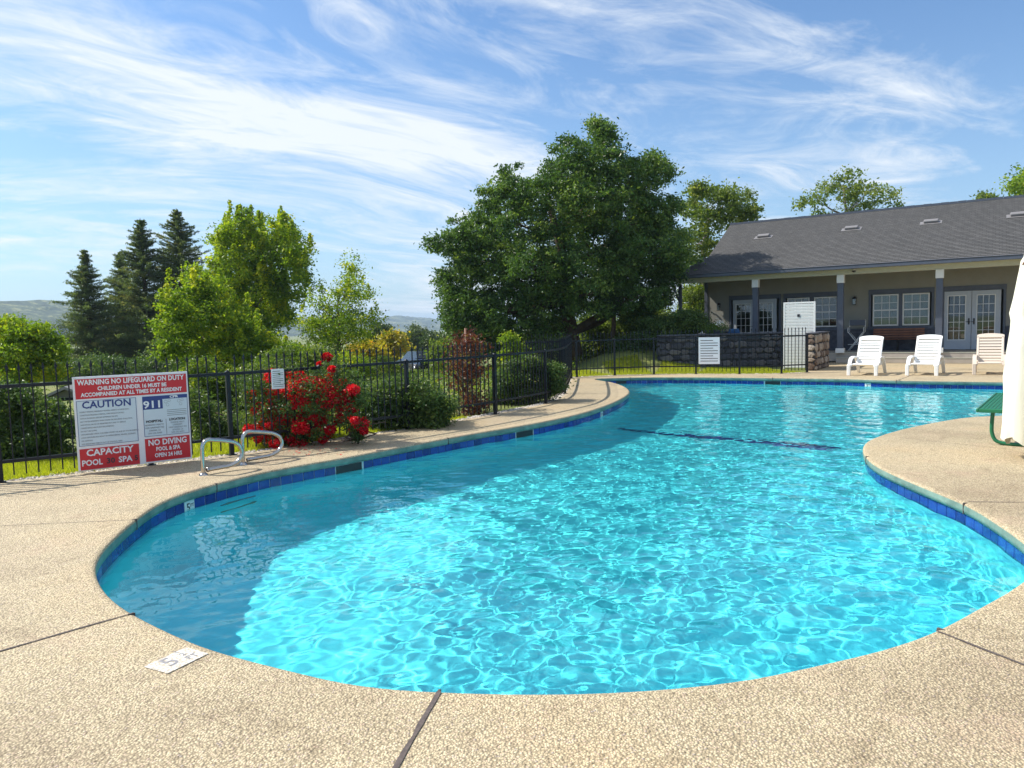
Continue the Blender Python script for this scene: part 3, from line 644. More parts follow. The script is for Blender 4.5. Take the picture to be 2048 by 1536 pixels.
def limbs(root,trunk_pts,trunk_r,lobes,m,rng,nmax=16,origin=None,rl=.35):
    """trunk and one limb to each of the larger lobes, all relative to root"""
    o=Vector(origin); tp=[Vector(p)-o for p in trunk_pts]; MB().tube(tp,trunk_r,12).build('trunk',m,root)
    Ls=sorted(lobes,key=lambda l:-l[3])[:nmax]
    for l in Ls:
        c=Vector(l[:3])-o; best=min(range(1,len(tp)),key=lambda i:(c-tp[i]).length+abs(tp[i].z-c.z*.6)*.3)
        a=tp[best]; ra=trunk_r[best]*.55; mid=a.lerp(c,.5)+Vector((rng.normal(0,.15),rng.normal(0,.15),-.12*(c-a).length*rng.uniform(-.3,1)))
        cu=catmull3([a,a.lerp(mid,.6),mid,c.lerp(mid,.4),c],3); n=len(cu)
        b=MB().tube(cu,[max(.012,ra*(1-i/(n-.5))**.8) for i in range(n)],7)
        for k in range(7):
            i=rng.integers(n//3,n); s=cu[i]; dirv=Vector(rng.normal(0,1,3)).normalized()*l[3]*rng.uniform(.6,1.05); dirv.z=abs(dirv.z)*.6
            b.tube([s,s+dirv*.5+Vector((0,0,.08*l[3])),s+dirv],[max(.01,ra*.3),max(.008,ra*.18),.006],5)
        b.build('limb',m,root)
def catmull3(pts,n=4):
    out=[];K=len(pts)
    for i in range(K-1):
        p0,p1,p2,p3=[Vector(pts[min(max(i+k,0),K-1)]) for k in (-1,0,1,2)]
        for k in range(n):
            t=k/n; out.append(.5*((2*p1)+(p2-p0)*t+(2*p0-5*p1+4*p2-p3)*t*t+(3*p1-p0-3*p2+p3)*t**3))
    out.append(Vector(pts[-1])); return out
def tree(name,label,lobes_px,Y,base_px,m_leaf,m_bark,nleaf,leaf,cr=.3,seed=1,trunk_r=.25,top=None,per=60,group=None,cat='tree',depth=.75,spire=0,shell=.45,nl=14,zbase=None,dup=2,asp=.5,up=.35,crown='crown'):
    rng=np.random.default_rng(seed); lobes=pl(lobes_px,Y,rng=rng,depth=depth,dup=dup)
    bx=atd(base_px,700,Y); zb=hz(bx.x,Y) if zbase is None else zbase; o=Vector((bx.x,Y,zb-.05))
    root=tag(empty(name,tuple(o)),label=label,cat=cat,group=group)
    zt=max(l[2] for l in lobes); cen=np.mean([l[:3] for l in lobes],0); tp=[]
    K=6
    for i in range(K):
        t=i/(K-1); z=o.z+(zt-.6*(zt-cen[2])-o.z)*t; tp.append((o.x+(cen[0]-o.x)*t**1.5+rng.normal(0,.04)*i,Y+rng.normal(0,.04)*i,z))
    limbs(root,tp,[trunk_r*(1.25 if i==0 else 1)*(1-.13*i) for i in range(K)],lobes,m_bark,rng,nl,o)
    p,t,_=clumps(lobes,max(3,nleaf//per),per,cr,rng,shell)
    if spire:      # upright pointed leaders on every lobe
        ex=[];et=[]
        for l in lobes:
            if l[3]<.35: continue
            for k in range(spire):
                b=np.array(l[:3])+rng.normal(0,1,3)*l[3]*np.array([.5,.5,.2]); hgt=l[3]*rng.uniform(1.05,1.9); m_=int(230*l[3]); s_=rng.uniform(0,1,m_)**.7; w_=.24*l[3]*(1-s_)+.02
                ex.append(b+np.stack([rng.normal(0,1,m_)*w_,rng.normal(0,1,m_)*w_,s_*hgt],1)); et.append(.58+rng.normal(0,.1)+.12*s_+rng.normal(0,.12,m_))
        p=np.concatenate([p]+ex); t=np.concatenate([t]+et)
    me=leaves(crown,p-np.array(o),leaf,m_leaf,rng,tint=t,asp=asp,up=up); link(crown,me,root); return root
M['oak']=leafmat('oak_leaf',(.032,.075,.024),(.105,.185,.045),(.28,.36,.08),trans=.42,rough=.38)
M['lime']=leafmat('yellow_green_leaf',(.05,.11,.014),(.24,.35,.028),(.60,.57,.03),trans=.52)
M['dgreen']=leafmat('dark_shrub_leaf',(.032,.068,.024),(.095,.16,.042),(.21,.26,.055),trans=.38)
M['mgreen']=leafmat('mid_green_leaf',(.05,.095,.02),(.13,.20,.03),(.32,.35,.04),trans=.45)
M['pale']=leafmat('pale_green_leaf',(.07,.12,.03),(.16,.22,.05),(.34,.36,.07),trans=.5)
M['gold']=leafmat('golden_leaf',(.16,.19,.02),(.50,.40,.03),(.62,.30,.04),trans=.5)
M['conifer']=leafmat('conifer_needle',(.05,.085,.05),(.15,.20,.09),(.33,.30,.11),trans=.5)
M['rusty']=leafmat('red_bronze_leaf',(.05,.022,.018),(.17,.045,.035),(.22,.24,.05),trans=.4)
M['petal']=leafmat('red_petal',(.42,.003,.012),(.70,.008,.022),(.90,.03,.05),trans=.35,rough=.5)
M['far']=leafmat('far_tree_leaf',(.03,.055,.02),(.07,.11,.03),(.14,.18,.04),trans=.3)
OAK=[(1198,262,20),(1185,245,9),(1212,275,26),(1145,300,30),(1135,345,48),(1205,330,48),(1262,360,50),(1310,325,26),(1325,350,26),(1080,385,48),(1010,365,24),(1040,335,10),(1165,410,75),(1255,440,80),(1320,420,40),(1345,470,32),(990,405,34),(1040,450,62),(960,465,48),(915,480,32),(870,492,18),(895,500,20),(975,520,60),(925,545,40),(888,560,22),(1065,540,85),(1170,530,85),(1275,530,85),(1330,545,42),(1345,510,30),(905,600,34),(950,610,55),(1015,620,60),(1090,615,55),(1170,590,55),(1260,600,52),(1315,600,34),(925,650,26),(985,665,42),(1050,672,40),(1105,660,30),(1200,615,26),(910,640,28),(930,665,34),(965,700,32),(1025,705,32),(1085,705,28),(1115,690,20)]
tree('oak_tree','huge dark green oak tree spreading behind the far end of the fence',OAK,29.3,1148,M['oak'],M['bark'],190000,.135,cr=.18,seed=2,trunk_r=.34,per=46,nl=26,zbase=-.03,depth=.52,shell=.7)
tree('slim_tree','slender dark trunked tree just right of the big oak trunk',[(1225,560,40),(1250,520,45),(1215,600,26)],28.5,1224,M['oak'],M['bark'],9000,.13,cr=.2,seed=21,trunk_r=.12,zbase=0,nl=4)
tree('pale_tree','light green tree rising between the oak and the clubhouse roof',[(1400,385,22),(1430,395,30),(1470,400,30),(1495,425,22),(1385,420,28),(1420,440,34),(1475,440,28),(1390,480,32),(1370,520,30),(1420,500,30),(1395,550,30),(1385,600,28),(1430,590,20),(1375,640,25)],38,1405,M['pale'],M['barkg'],15000,.18,cr=.26,seed=3,trunk_r=.16,per=36,zbase=.2,depth=.5)
tree('roof_tree','sparse green tree top showing above the middle of the clubhouse ridge',[(1705,352,18),(1690,380,30),(1660,375,22),(1635,400,22),(1605,412,16),(1735,385,26),(1770,390,22),(1790,408,16),(1700,415,34),(1745,418,26),(1650,425,22),(1700,460,40)],58,1700,M['pale'],M['barkg'],4200,.28,cr=.34,seed=4,trunk_r=.2,per=20,zbase=.2,depth=.5)
tree('corner_tree','yellow green tree tip above the right end of the clubhouse roof',[(2040,375,20),(2075,365,40),(2050,400,25),(2120,380,45),(2090,430,60)],58,2085,M['lime'],M['barkg'],9000,.30,cr=.4,seed=5,trunk_r=.2,per=30,zbase=.2)
tree('small_far_tree','tiny tree top peeping over the right part of the clubhouse ridge',[(1968,393,8),(1985,398,7),(1975,420,22)],60,1972,M['pale'],M['barkg'],1500,.28,cr=.3,seed=6,trunk_r=.1,per=20,zbase=.2)
tree('yellow_green_tree','tallest yellow green tree with five pointed tops left of centre',[(490,445,24),(520,440,16),(560,450,22),(470,475,36),(515,490,44),(575,485,32),(440,480,18),(595,520,32),(540,540,52),(475,540,46),(600,560,24),(570,590,36),(520,600,46),(450,590,46),(560,640,34),(500,660,60)],34,505,M['lime'],M['bark'],42000,.15,cr=.19,seed=7,trunk_r=.2,per=42,spire=3,shell=.65)
tree('leaning_tree','yellow green tree with a narrow spire top in front of the conifers',[(395,540,20),(385,580,28),(420,590,36),(350,625,34),(320,655,24),(390,640,52),(450,650,50),(370,690,44),(440,710,52),(500,700,50),(545,705,40),(340,705,24)],24,430,M['lime'],M['bark'],38000,.12,cr=.145,seed=8,trunk_r=.14,per=42,spire=3,shell=.65)
tree('open_tree','loose pointed yellow green tree with sky showing through it',[(700,530,16),(705,560,24),(690,590,30),(725,595,22),(640,575,14),(640,610,26),(740,635,22),(690,640,42),(650,660,40),(720,670,30),(625,650,26),(670,700,50)],30,683,M['lime'],M['bark'],11000,.11,cr=.22,seed=9,trunk_r=.09,per=32,spire=1)
tree('left_bush','bright yellow green rounded bush at the left edge beyond the fence',[(18,655,24),(35,675,26),(70,680,20),(78,662,14),(105,682,16),(120,700,14),(10,705,40),(60,705,42),(105,705,24),(40,745,42),(95,745,26)],20,50,M['lime'],M['bark'],26000,.10,cr=.13,seed=10,trunk_r=.08,cat='bush',per=40,spire=1,shell=.6)
def conifer(px,topy,Y,wpx,seed,label,zb=None):
    rng=np.random.default_rng(seed); tp=atd(px,topy,Y); zb=hz(tp.x,Y) if zb is None else zb; H=tp.z-zb; o=Vector((tp.x,Y,zb-.05)); W=wpx/F*Y*1.8
    root=tag(empty('conifer_tree',tuple(o)),label=label,cat='conifer',group='dark conifers beyond the fence')
    MB().tube([(0,0,0),(.03,0,H*.4),(0,.02,H*.75),(0,0,H)],[.20,.15,.08,.012],9).build('trunk',M['bark'],root)
    pts=[];ax=[];tt=[];b=MB()
    z=H*.02
    while z<H*.985:
        f=1-z/H; Lr=W*(f**.85)*rng.uniform(.55,1.15)+.03; nb=rng.integers(4,7); a0_=rng.uniform(0,6.28)
        for k in range(nb+2):
            a=a0_+6.283*k/nb+rng.normal(0,.2); L_=Lr*rng.uniform(.42,1.15); rise=.30*(1-f)+rng.uniform(-.15,.25)
            d=np.array([math.cos(a),math.sin(a),0]); n=max(3,int(L_/.10)); s=np.linspace(.12,1,n)**.75
            line=np.outer(s*L_,d); line[:,2]=z+rise*s*L_+.22*L_*s**2*(.5)-.18*L_*s
            b.tube([tuple(line[0]*0+np.array([0,0,z])),tuple(line[n//2]),tuple(line[-1])],[.025*f+.008,.016,.005],4,False)
            per=9; q=np.repeat(line,per,0); side=rng.normal(0,1,(len(q),3))*np.array([.10,.10,.06])*(.22+1.5*f); pts.append(q+side); ax.append(np.tile(d,(len(q),1))*.6+rng.normal(0,.5,(len(q),3))); tt.append(np.full(len(q),.45+rng.normal(0,.13)+.2*(rng.random()<.12))+rng.normal(0,.12,len(q)))
        z+=rng.uniform(.10,.18)*(.6+.8*f)
    tag(b.build('branches',M['bark'],root),kind='stuff')
    p=np.concatenate(pts); print('conifer',len(p)); me=leaves('crown',p,.17,M['conifer'],rng,asp=.22,up=.15,tint=np.concatenate(tt),axis=np.concatenate(ax)+np.array([0,0,.5])); link('crown',me,root)
conifer(168,496,44,58,31,'leftmost dark conifer with a thin spire top')
conifer(240,500,47,50,32,'shorter dark conifer squeezed behind the second spire')
conifer(280,434,45,84,33,'dark conifer with see-through gaps, second tallest of the row')
conifer(352,415,46,80,34,'tallest dark conifer, rightmost of the row')
def bush(name,label,lobes,Y,m,n,leaf,seed,cr=.14,per=40,zbase=None,base=None,depth=.7,cat='shrub',group=None,shell=.55,up=.35):
    return tree(name,label,lobes,Y,base or float(np.mean([l[0] for l in lobes])),m,M['bark'],n,leaf,cr=cr,seed=seed,trunk_r=.018 if n<4000 else .035,per=per,cat=cat,nl=6,zbase=zbase,depth=depth,group=group,shell=shell,up=up,crown='foliage')
bush('dark_hedge_shrub','dark shaded shrub filling the fence gap left of the rules sign',[(0,800,34),(50,810,38),(95,830,30),(20,860,40),(80,870,36),(130,860,26),(10,905,26),(60,905,26),(115,905,20)],10.2,M['dgreen'],26000,.055,41,cr=.09)
bush('dark_hedge_shrub','low dark shrub just visible right of the rules sign',[(400,830,30),(430,860,26),(410,880,22),(455,870,20),(390,800,24),(480,850,24),(490,880,18)],11.6,M['dgreen'],12000,.055,42,cr=.09)
bush('young_shrub','yellow green leafy shrub seen through the pickets right of the rules sign',[(400,790,26),(425,760,24),(450,800,28),(480,760,28),(400,740,22),(500,800,24),(520,750,28)],14.5,M['mgreen'],18000,.07,43,cr=.12)
bush('tall_green_shrub','deep green mass of leaves below the leaning tree behind the fence',[(560,730,34),(610,745,34),(520,770,30),(590,780,30),(640,720,26)],19,M['mgreen'],20000,.09,44,cr=.15)
RED=[(530,870,22),(560,880,22),(500,770,20),(690,840,20),(500,800,22),(700,760,22),(715,800,22),(660,740,18),(560,735,18),(520,770,22),(600,770,34),(650,760,30),(540,810,34),(600,820,40),(655,810,36),(690,790,26),(510,845,26),(570,860,34),(640,860,30),(610,880,26)]
rb=bush('flowering_shrub','red flowering shrub spilling through the near fence',RED,10.75,M['dgreen'],20000,.045,45,cr=.09,zbase=-.05)
RF=[(654,714,12),(664,738,9),(640,728,7),(545,752,13),(575,745,9),(600,752,8),(585,780,17),(610,770,16),(640,770,17),(625,790,14),(655,800,15),(560,790,10),(600,805,15),(640,815,18),(605,835,13),(690,795,14),(705,780,10),(700,810,15),(675,780,9),(540,825,12),(520,820,13),(500,800,7),(560,830,9),(555,850,15),(575,840,10),(500,860,10),(520,868,14),(545,885,12),(598,880,17),(600,855,12),(640,840,10),(596,890,13),(552,888,9),(660,860,8)]
rngf=np.random.default_rng(77)
def flowers(root,px,Y,n,rel,size=.035):
    for x,y,r in px:
        q=atd(x,y,Y+rngf.uniform(-.45,.25)); rr=r/F*q.y; d=rngf.normal(0,1,(n,3)); d/=np.linalg.norm(d,axis=1)[:,None]; p=d*rr*(rngf.uniform(.3,1,n)**(1/2))[:,None]*np.array([1,1,.8])*rngf.uniform(.8,1.15,(n,1))
        me=leaves('flower_cluster',p,size,M['petal'],rngf,asp=.8,tint=.5+rngf.normal(0,.2)+rngf.normal(0,.22,n)); link('flower_cluster',me,root,Vector(q)-root.location)
flowers(rb,[(x,y,r*(1.5 if y>745 else .9)) for x,y,r in RF],10.6,380,rb)
flowers(rb,[(498+210*rngf.random(),745+140*rngf.random()**.8,rngf.uniform(6,12)) for _ in range(60)],10.7,120,rb)
bush('red_flower_shrub','small rounded clump of red blossom right of the big flowering shrub',[(722,850,17),(712,862,13),(718,872,12)],10.3,M['dgreen'],2600,.035,46,cr=.05,zbase=-.03,depth=.5)
flowers(bpy.data.objects[[o.name for o in bpy.data.objects if o.name.startswith('red_flower_shrub')][-1]],[(722,848,19),(708,840,9),(728,862,10)],10.25,260,None,.032)
bush('clipped_shrub','broad dark clipped shrub behind the fence right of the red flowers',[(760,800,36),(800,790,34),(845,790,36),(880,815,30),(770,840,34),(825,835,36),(870,850,26),(740,820,26)],12.2,M['dgreen'],30000,.055,47,cr=.09,zbase=-.1)
bush('bronze_shrub','tall narrow shrub with red bronze leaves leaning on an orange stake',[(932,675,18),(920,695,18),(945,695,18),(932,720,22),(915,735,16),(950,735,18),(935,760,24),(905,775,14),(940,790,26),(950,815,22),(925,820,20)],14.0,M['rusty'],4600,.065,48,cr=.13,zbase=-.08,up=.2)
bush('evergreen_shrub','dark evergreen shrub behind the curved end of the near fence',[(1010,770,22),(1040,755,26),(1075,745,26),(1105,745,20),(1005,800,24),(1050,790,28),(1090,780,26),(1110,775,14),(1025,735,14),(1060,725,16)],15.6,M['dgreen'],26000,.06,49,cr=.10,zbase=-.05,depth=.35)
pt_=np.array([at(600+rngf.uniform(-60,90),895+rngf.uniform(-6,16)) for _ in range(70)]); pt_[:,2]=.006
me=leaves('fallen_petals',pt_,.03,M['petal'],rngf,asp=.8,up=3,tint=rngf.uniform(.2,.8,70)); tag(link('fallen_petals',me),label='fallen red petals on the deck below the flowering shrub',kind='stuff')
stake=tag(MB().tube([(0,0,0),(0,0,1.72)],.018,6).build('garden_stake',M['wood']),label='slim orange brown wooden stake standing in the red bronze shrub',cat='stake'); q=atd(932,700,14.0); stake.location=(q.x,q.y,hz(q.x,q.y)-.1)
bush('round_bush','green bush in light and shade beyond the far grass, left of the oak trunk',[(1010,690,26),(1050,700,26),(1090,690,26),(1125,690,22),(1025,730,24),(1080,725,26),(1110,735,22)],33,M['pale'],14000,.16,50,cr=.25)
bush('sunlit_bush','bright yellow green bush glowing under the left limbs of the oak',[(1018,680,14),(1030,705,18),(1010,710,12)],24,M['lime'],2500,.10,51,cr=.14)
bush('back_hedge','mottled green bushes filling the view right of the oak trunk',[(1180,690,30),(1215,660,26),(1195,720,26),(1240,700,30),(1270,650,30),(1290,690,30),(1320,640,30),(1170,650,20)],34,M['pale'],22000,.16,52,cr=.28,zbase=.2)
bush('golden_bush','golden green bush lit by the sun left of the porch corner',[(1255,640,18),(1290,625,20),(1300,650,18),(1340,655,20),(1270,665,16)],31,M['pale'],7000,.13,53,cr=.2,zbase=.2)
bush('dark_bank_shrub','black green shrub mass in the shade left of the stone wall',[(1250,700,28),(1285,690,32),(1330,668,34),(1370,655,32),(1400,660,28),(1300,650,20),(1345,640,18),(1385,640,20)],27.5,M['dgreen'],30000,.09,54,cr=.16,zbase=.1,depth=.5)
bush('porch_side_shrub','airy bright green foliage seen through the porch end',[(1385,590,22),(1400,615,20),(1380,630,18),(1395,645,18)],36,M['pale'],6000,.15,55,cr=.25,zbase=.2)
bush('understory_bush','broad mid green bush filling the space under the tall yellow green trees',[(430,735,30),(480,725,34),(540,730,34),(590,715,30),(620,735,28),(500,760,30),(570,760,30),(390,745,24)],26,M['lime'],20000,.11,56,cr=.18)
bush('understory_bush','dim brownish green brush under the dark conifers',[(150,745,30),(200,735,34),(255,740,34),(310,735,34),(350,745,30),(230,770,30),(300,770,30),(170,775,28)],36,M['dgreen'],20000,.14,57,cr=.25)
bush('understory_bush','yellow green bush at the foot of the loose pointed tree',[(640,735,26),(680,730,26),(720,735,22),(660,755,24),(705,755,22)],27,M['lime'],11000,.10,58,cr=.17)
bush('understory_bush','low green thicket closing the view behind the golden trees',[(770,735,20),(740,745,18),(790,750,18),(880,740,18),(905,750,18)],34,M['mgreen'],8000,.12,59,cr=.18)
# mid distance trees, each on its own
FT=[('far_tree','rounded grey green tree in the middle distance between the fence pickets',[(835,680,26),(820,690,22),(850,695,24)],90,'far',61),
('gold_tree','small golden autumn tree beyond the fence',[(787,678,11),(785,695,14),(775,712,12)],60,'gold',62),
('orange_tree','orange tinted young tree in front of the golden one',[(730,697,12),(745,710,13),(712,712,14),(725,722,16)],45,'gold',63),
('far_tree','small dark tree by the far house right of the rounded one',[(870,680,14),(885,690,18),(865,700,16)],80,'far',64),
('far_tree','pale green far tree just left of the bronze shrub',[(895,700,22),(905,720,22),(880,722,16)],48,'mgreen',65),
('far_tree','dull green far tree at the foot of the open tree',[(762,665,16),(755,690,20),(770,715,16)],72,'far',66),
('far_tree','dark tree between the conifers and the leaning tree',[(300,720,30),(250,730,30),(200,725,30),(150,735,26)],52,'far',67)]
for nme,lab,lb,Y,mm,sd_ in FT: tree(nme,lab,lb,Y,float(np.mean([l[0] for l in lb])),M[mm],M['bark'],9000,.22 if Y<60 else .34,cr=.4,seed=sd_,trunk_r=.14,per=30,nl=4,group=None)
# ground hugging planting on the slope (countless)
rng=np.random.default_rng(90); n=42000
X_=rng.uniform(-14,9,n); Y_=rng.uniform(11,40,n); dd_=polydist(X_,Y_,DP); ok=(~inside(X_,Y_,DP))&(dd_>1.6)&(X_<.22*Y_-3.4)&(X_>-.5*Y_)
p=np.stack([X_[ok],Y_[ok],height(X_[ok],Y_[ok])+rng.uniform(0,.28,ok.sum())],1); t=.5+.3*np.sin(p[:,0]*1.3)*np.sin(p[:,1]*.9)+rng.normal(0,.15,len(p))
me=leaves('ground_cover_plants',p,.13,M['mgreen'],rng,tint=t,up=.8); tag(link('ground_cover_plants',me),label='low green planting on the slope beyond the fence',kind='stuff')
# hills
def hill(name,x0,x1,Y,ytop,label,seed,depth=500,col=None):
    a=atd(x0,650,Y).x; b=atd(x1,650,Y).x; n=160; rows=14; rng=np.random.default_rng(seed); xs=np.linspace(a,b,n)
    px=np.linspace(x0,x1,n); tops=np.array([atd(p,float(np.interp(p,*zip(*ytop))),Y).z for p in px]); ph=rng.uniform(0,6.28,20)
    v=[]
    for j in range(rows*2):
        f=j/(rows-1)
        for i in range(n):
            prof=math.sin(min(1,f)*math.pi/2)**.8 if f<=1 else math.cos((f-1)*math.pi/2)
            rough=sum(math.sin(xs[i]*(.006*(k+1)*2400/Y)+ph[k]+f*(k+1)*.8)/(k+1.5) for k in range(12))*Y*.0016*(math.sin(min(f,1)*3.1)+.25)
            tuft=rng.normal(0,1)*Y*.0007
            v.append((xs[i],Y-depth+depth*f+rng.normal(0,depth*.012),-30+(tops[i]+30)*prof+rough*.5+tuft))
    R2=rows*2; fa=np.array([(j*n+i,j*n+i+1,(j+1)*n+i+1,(j+1)*n+i) for j in range(R2-1) for i in range(n-1)])
    me=fastmesh(name,np.array(v),fa,smooth=True)
    m=bpy.data.materials.new(name+'_woodland'); m.use_nodes=True; t=m.node_tree; bb=t.nodes['Principled BSDF']; g=N(t,'ShaderNodeNewGeometry'); nn=N(t,'ShaderNodeTexNoise',Scale=60/Y,Detail=9.0,Roughness=.75); t.links.new(g.outputs['Position'],nn.inputs['Vector'])
    t.links.new(ramp(t,nn.outputs['Fac'],[(.38,(.02,.035,.015)),(.52,(.07,.10,.03)),(.62,(.26,.26,.10))]),bb.inputs['Base Color']); bb.inputs['Roughness'].default_value=1
    bp=N(t,'ShaderNodeBump',Strength=1.0,Distance=Y*.004); t.links.new(nn.outputs['Fac'],bp.inputs['Height']); t.links.new(bp.outputs[0],bb.inputs['Normal']); me.materials.append(m)
    return tag(link(name,me),label=label,kind='structure')
hill('hill',-500,330,1100,[(-500,590),(-200,600),(-40,607),(0,606),(40,608),(90,606),(135,603),(200,612),(330,640)],'wooded blue green hill on the left skyline',1,600)
hill('hill',240,760,1700,[(240,660),(480,650),(600,640),(700,650),(760,660)],'low ridge between the trees',2,600)
hill('hill',480,1150,2600,[(480,645),(640,640),(745,638),(800,631),(838,636),(880,639),(905,646),(960,655),(1150,662)],'distant pale blue ridge on the skyline left of the oak',3,900)
# haze
if HAZE>0:
    hm=bpy.data.materials.new('haze'); hm.use_nodes=True; t=hm.node_tree; t.nodes.remove(t.nodes['Principled BSDF']); o=t.nodes['Material Output']; pv=N(t,'ShaderNodeVolumePrincipled'); pv.inputs['Color'].default_value=(.62,.79,1,1); pv.inputs['Density'].default_value=HAZE; pv.inputs['Anisotropy'].default_value=.3
    t.links.new(pv.outputs[0],o.inputs['Volume']); hz_=MB().box(-4800,4800,-4800,4800,-34,64).build('haze',hm); tag(hz_,label='thin blue haze over the valley',kind='stuff')
# ---------------------------------------------------------------- clubhouse
U0=hp(1680,700,VW)[0]; HB=hw(U0,VW)
house=tag(empty('clubhouse',tuple(HB),-YAW),label='single storey grey clubhouse with dark shingle roof and deep porch on columns',cat='clubhouse')
def hb(name,u0,u1,v0,v1,z0,z1,m,parent=None,c=0):
    mb=MB(); f=mb.bbox if c else mb.box; a=(u0-U0,u1-U0,v0-VW,v1-VW,z0,z1); 
    (mb.bbox(*a,c) if c else mb.box(*a)); return mb.build(name,m,parent or house)
PF=.34; UR=26.0; UL=hp(1411,640,VW)[0]
def rect(x0,x1,y0,y1,v=VW):      # pixel box -> u0,u1,z0,z1 on the plane v
    ym=(y0+y1)/2; xm=(x0+x1)/2; return hp(x0,ym,v)[0],hp(x1,ym,v)[0],hp(xm,y1,v)[1],hp(xm,y0,v)[1]
opens=[]
ZH=float(np.mean([hp(1567,590,VW)[1],hp(1800,580,VW)[1],hp(2010,573,VW)[1]])); print('header z',ZH,'UL',UL)
T_=.10
groups=[('W',(1567.5,1678,587,657),[(1574.5,1619,594,652),(1628,1675,592,651)],'blind'),('W',(1737.5,1868,577,656),[(1745.5,1797,587,650),(1805,1859,584,648)],'curtain'),
('D',(1459,1562,594,697),[(1466,1510,601,697,1472,1501,608,680),(1511,1553,600,697,1517,1545,606,679)],'lit'),('D',(1883,2011.5,574,697),[(1885.5,1942,585,696,1895,1931,591,680),(1943,2001,583,696,1953,1990,589,678)],'')]
zsl=[hp(1650,655,VW)[1],hp(1800,652,VW)[1]]; ZS=sum(zsl)/2
holes_=[]
for kind,o,_,_ in groups:
    u0,u1,z0,z1=rect(*o); holes_.append((u0,u1,(ZS-.04 if kind=='W' else PF),ZH))
# front wall in pieces round the openings
zt=3.30; us=sorted([UL,UR]+[h[0] for h in holes_]+[h[1] for h in holes_]); wmb=MB()
for a,b in zip(us[:-1],us[1:]):
    h=[q for q in holes_ if q[0]<=a+1e-4 and q[1]>=b-1e-4]
    if not h: wmb.box(a-U0,b-U0,0,.15,PF-.4,zt)
    else:
        wmb.box(a-U0,b-U0,0,.15,h[0][3],zt)
        if h[0][2]>PF+.1: wmb.box(a-U0,b-U0,0,.15,PF-.4,h[0][2])
wmb.box(UL-U0,UL-U0+.15,.15,6,PF-.4,zt); wmb.build('wall',M['wall'],house)
hb('room_back',UL+.15,UR,VW+3.4,VW+3.5,PF,zt,M['wall']); hb('room_floor',UL+.15,UR,VW+.15,VW+3.4,PF-.1,PF,M['wood']); hb('room_ceiling',UL+.15,UR,VW+.15,VW+3.4,zt-.05,zt,M['wall'])
hb('corner_board',UL-.03,UL+.10,VW-.03,VW+.0,PF,zt-.02,M['trim'],c=.004)
M['curtain']=pmat('lace_curtain',(.62,.66,.60),.9,var=.12,vscale=14)
M['stonew']=pmat('wainscot_stone',(.075,.08,.10),.85,var=.45,vscale=6,bump=.8,bscale=10)
ci=0
# stone wainscot, cut at the doors
segs=[(UL+.11,holes_[2][0]),(holes_[2][1],holes_[3][0]),(holes_[3][1],UR)]
for a,b in segs: hb('wainscot',a+.01,b-.01,VW-.07,VW-.002,PF,ZS-.12,M['stonew'],c=.01); hb('wainscot_cap',a+.005,b-.005,VW-.10,VW-.002,ZS-.12,ZS-.07,M['trim'],c=.008)
def glazed(parent,u0,u1,z0,z1,cols,rows,v,fm,fw=.045):
    # frame, muntins and separate panes
    o=MB(); x0,x1=u0-U0,u1-U0; y=v-VW
    for a,b,c_,d in ((x0,x0+fw,z0,z1),(x1-fw,x1,z0,z1),(x0+fw,x1-fw,z0,z0+fw),(x0+fw,x1-fw,z1-fw,z1)): o.box(a,b,y-.03,y+.03,c_,d)
    iw=(x1-x0-2*fw); ih=(z1-z0-2*fw)
    for i in range(1,cols): o.box(x0+fw+iw*i/cols-.009,x0+fw+iw*i/cols+.009,y-.021,y+.021,z0+fw,z1-fw)
    for j in range(1,rows): zz=z0+fw+ih*j/rows; hgt=.022 if (rows==4 and j==2) else .009; o.box(x0+fw,x1-fw,y-.023,y+.023,zz-hgt,zz+hgt)
    f=o.build('window' if parent is house else 'glazing_frame',fm,parent)
    for i in range(cols):
        for j in range(rows):
            MB().box(x0+fw+iw*i/cols+.008,x0+fw+iw*(i+1)/cols-.008,y-.003,y+.003,z0+fw+ih*j/rows+.008,z0+fw+ih*(j+1)/rows-.008).build('pane',M['glass'],f if parent is house else parent)
    return f
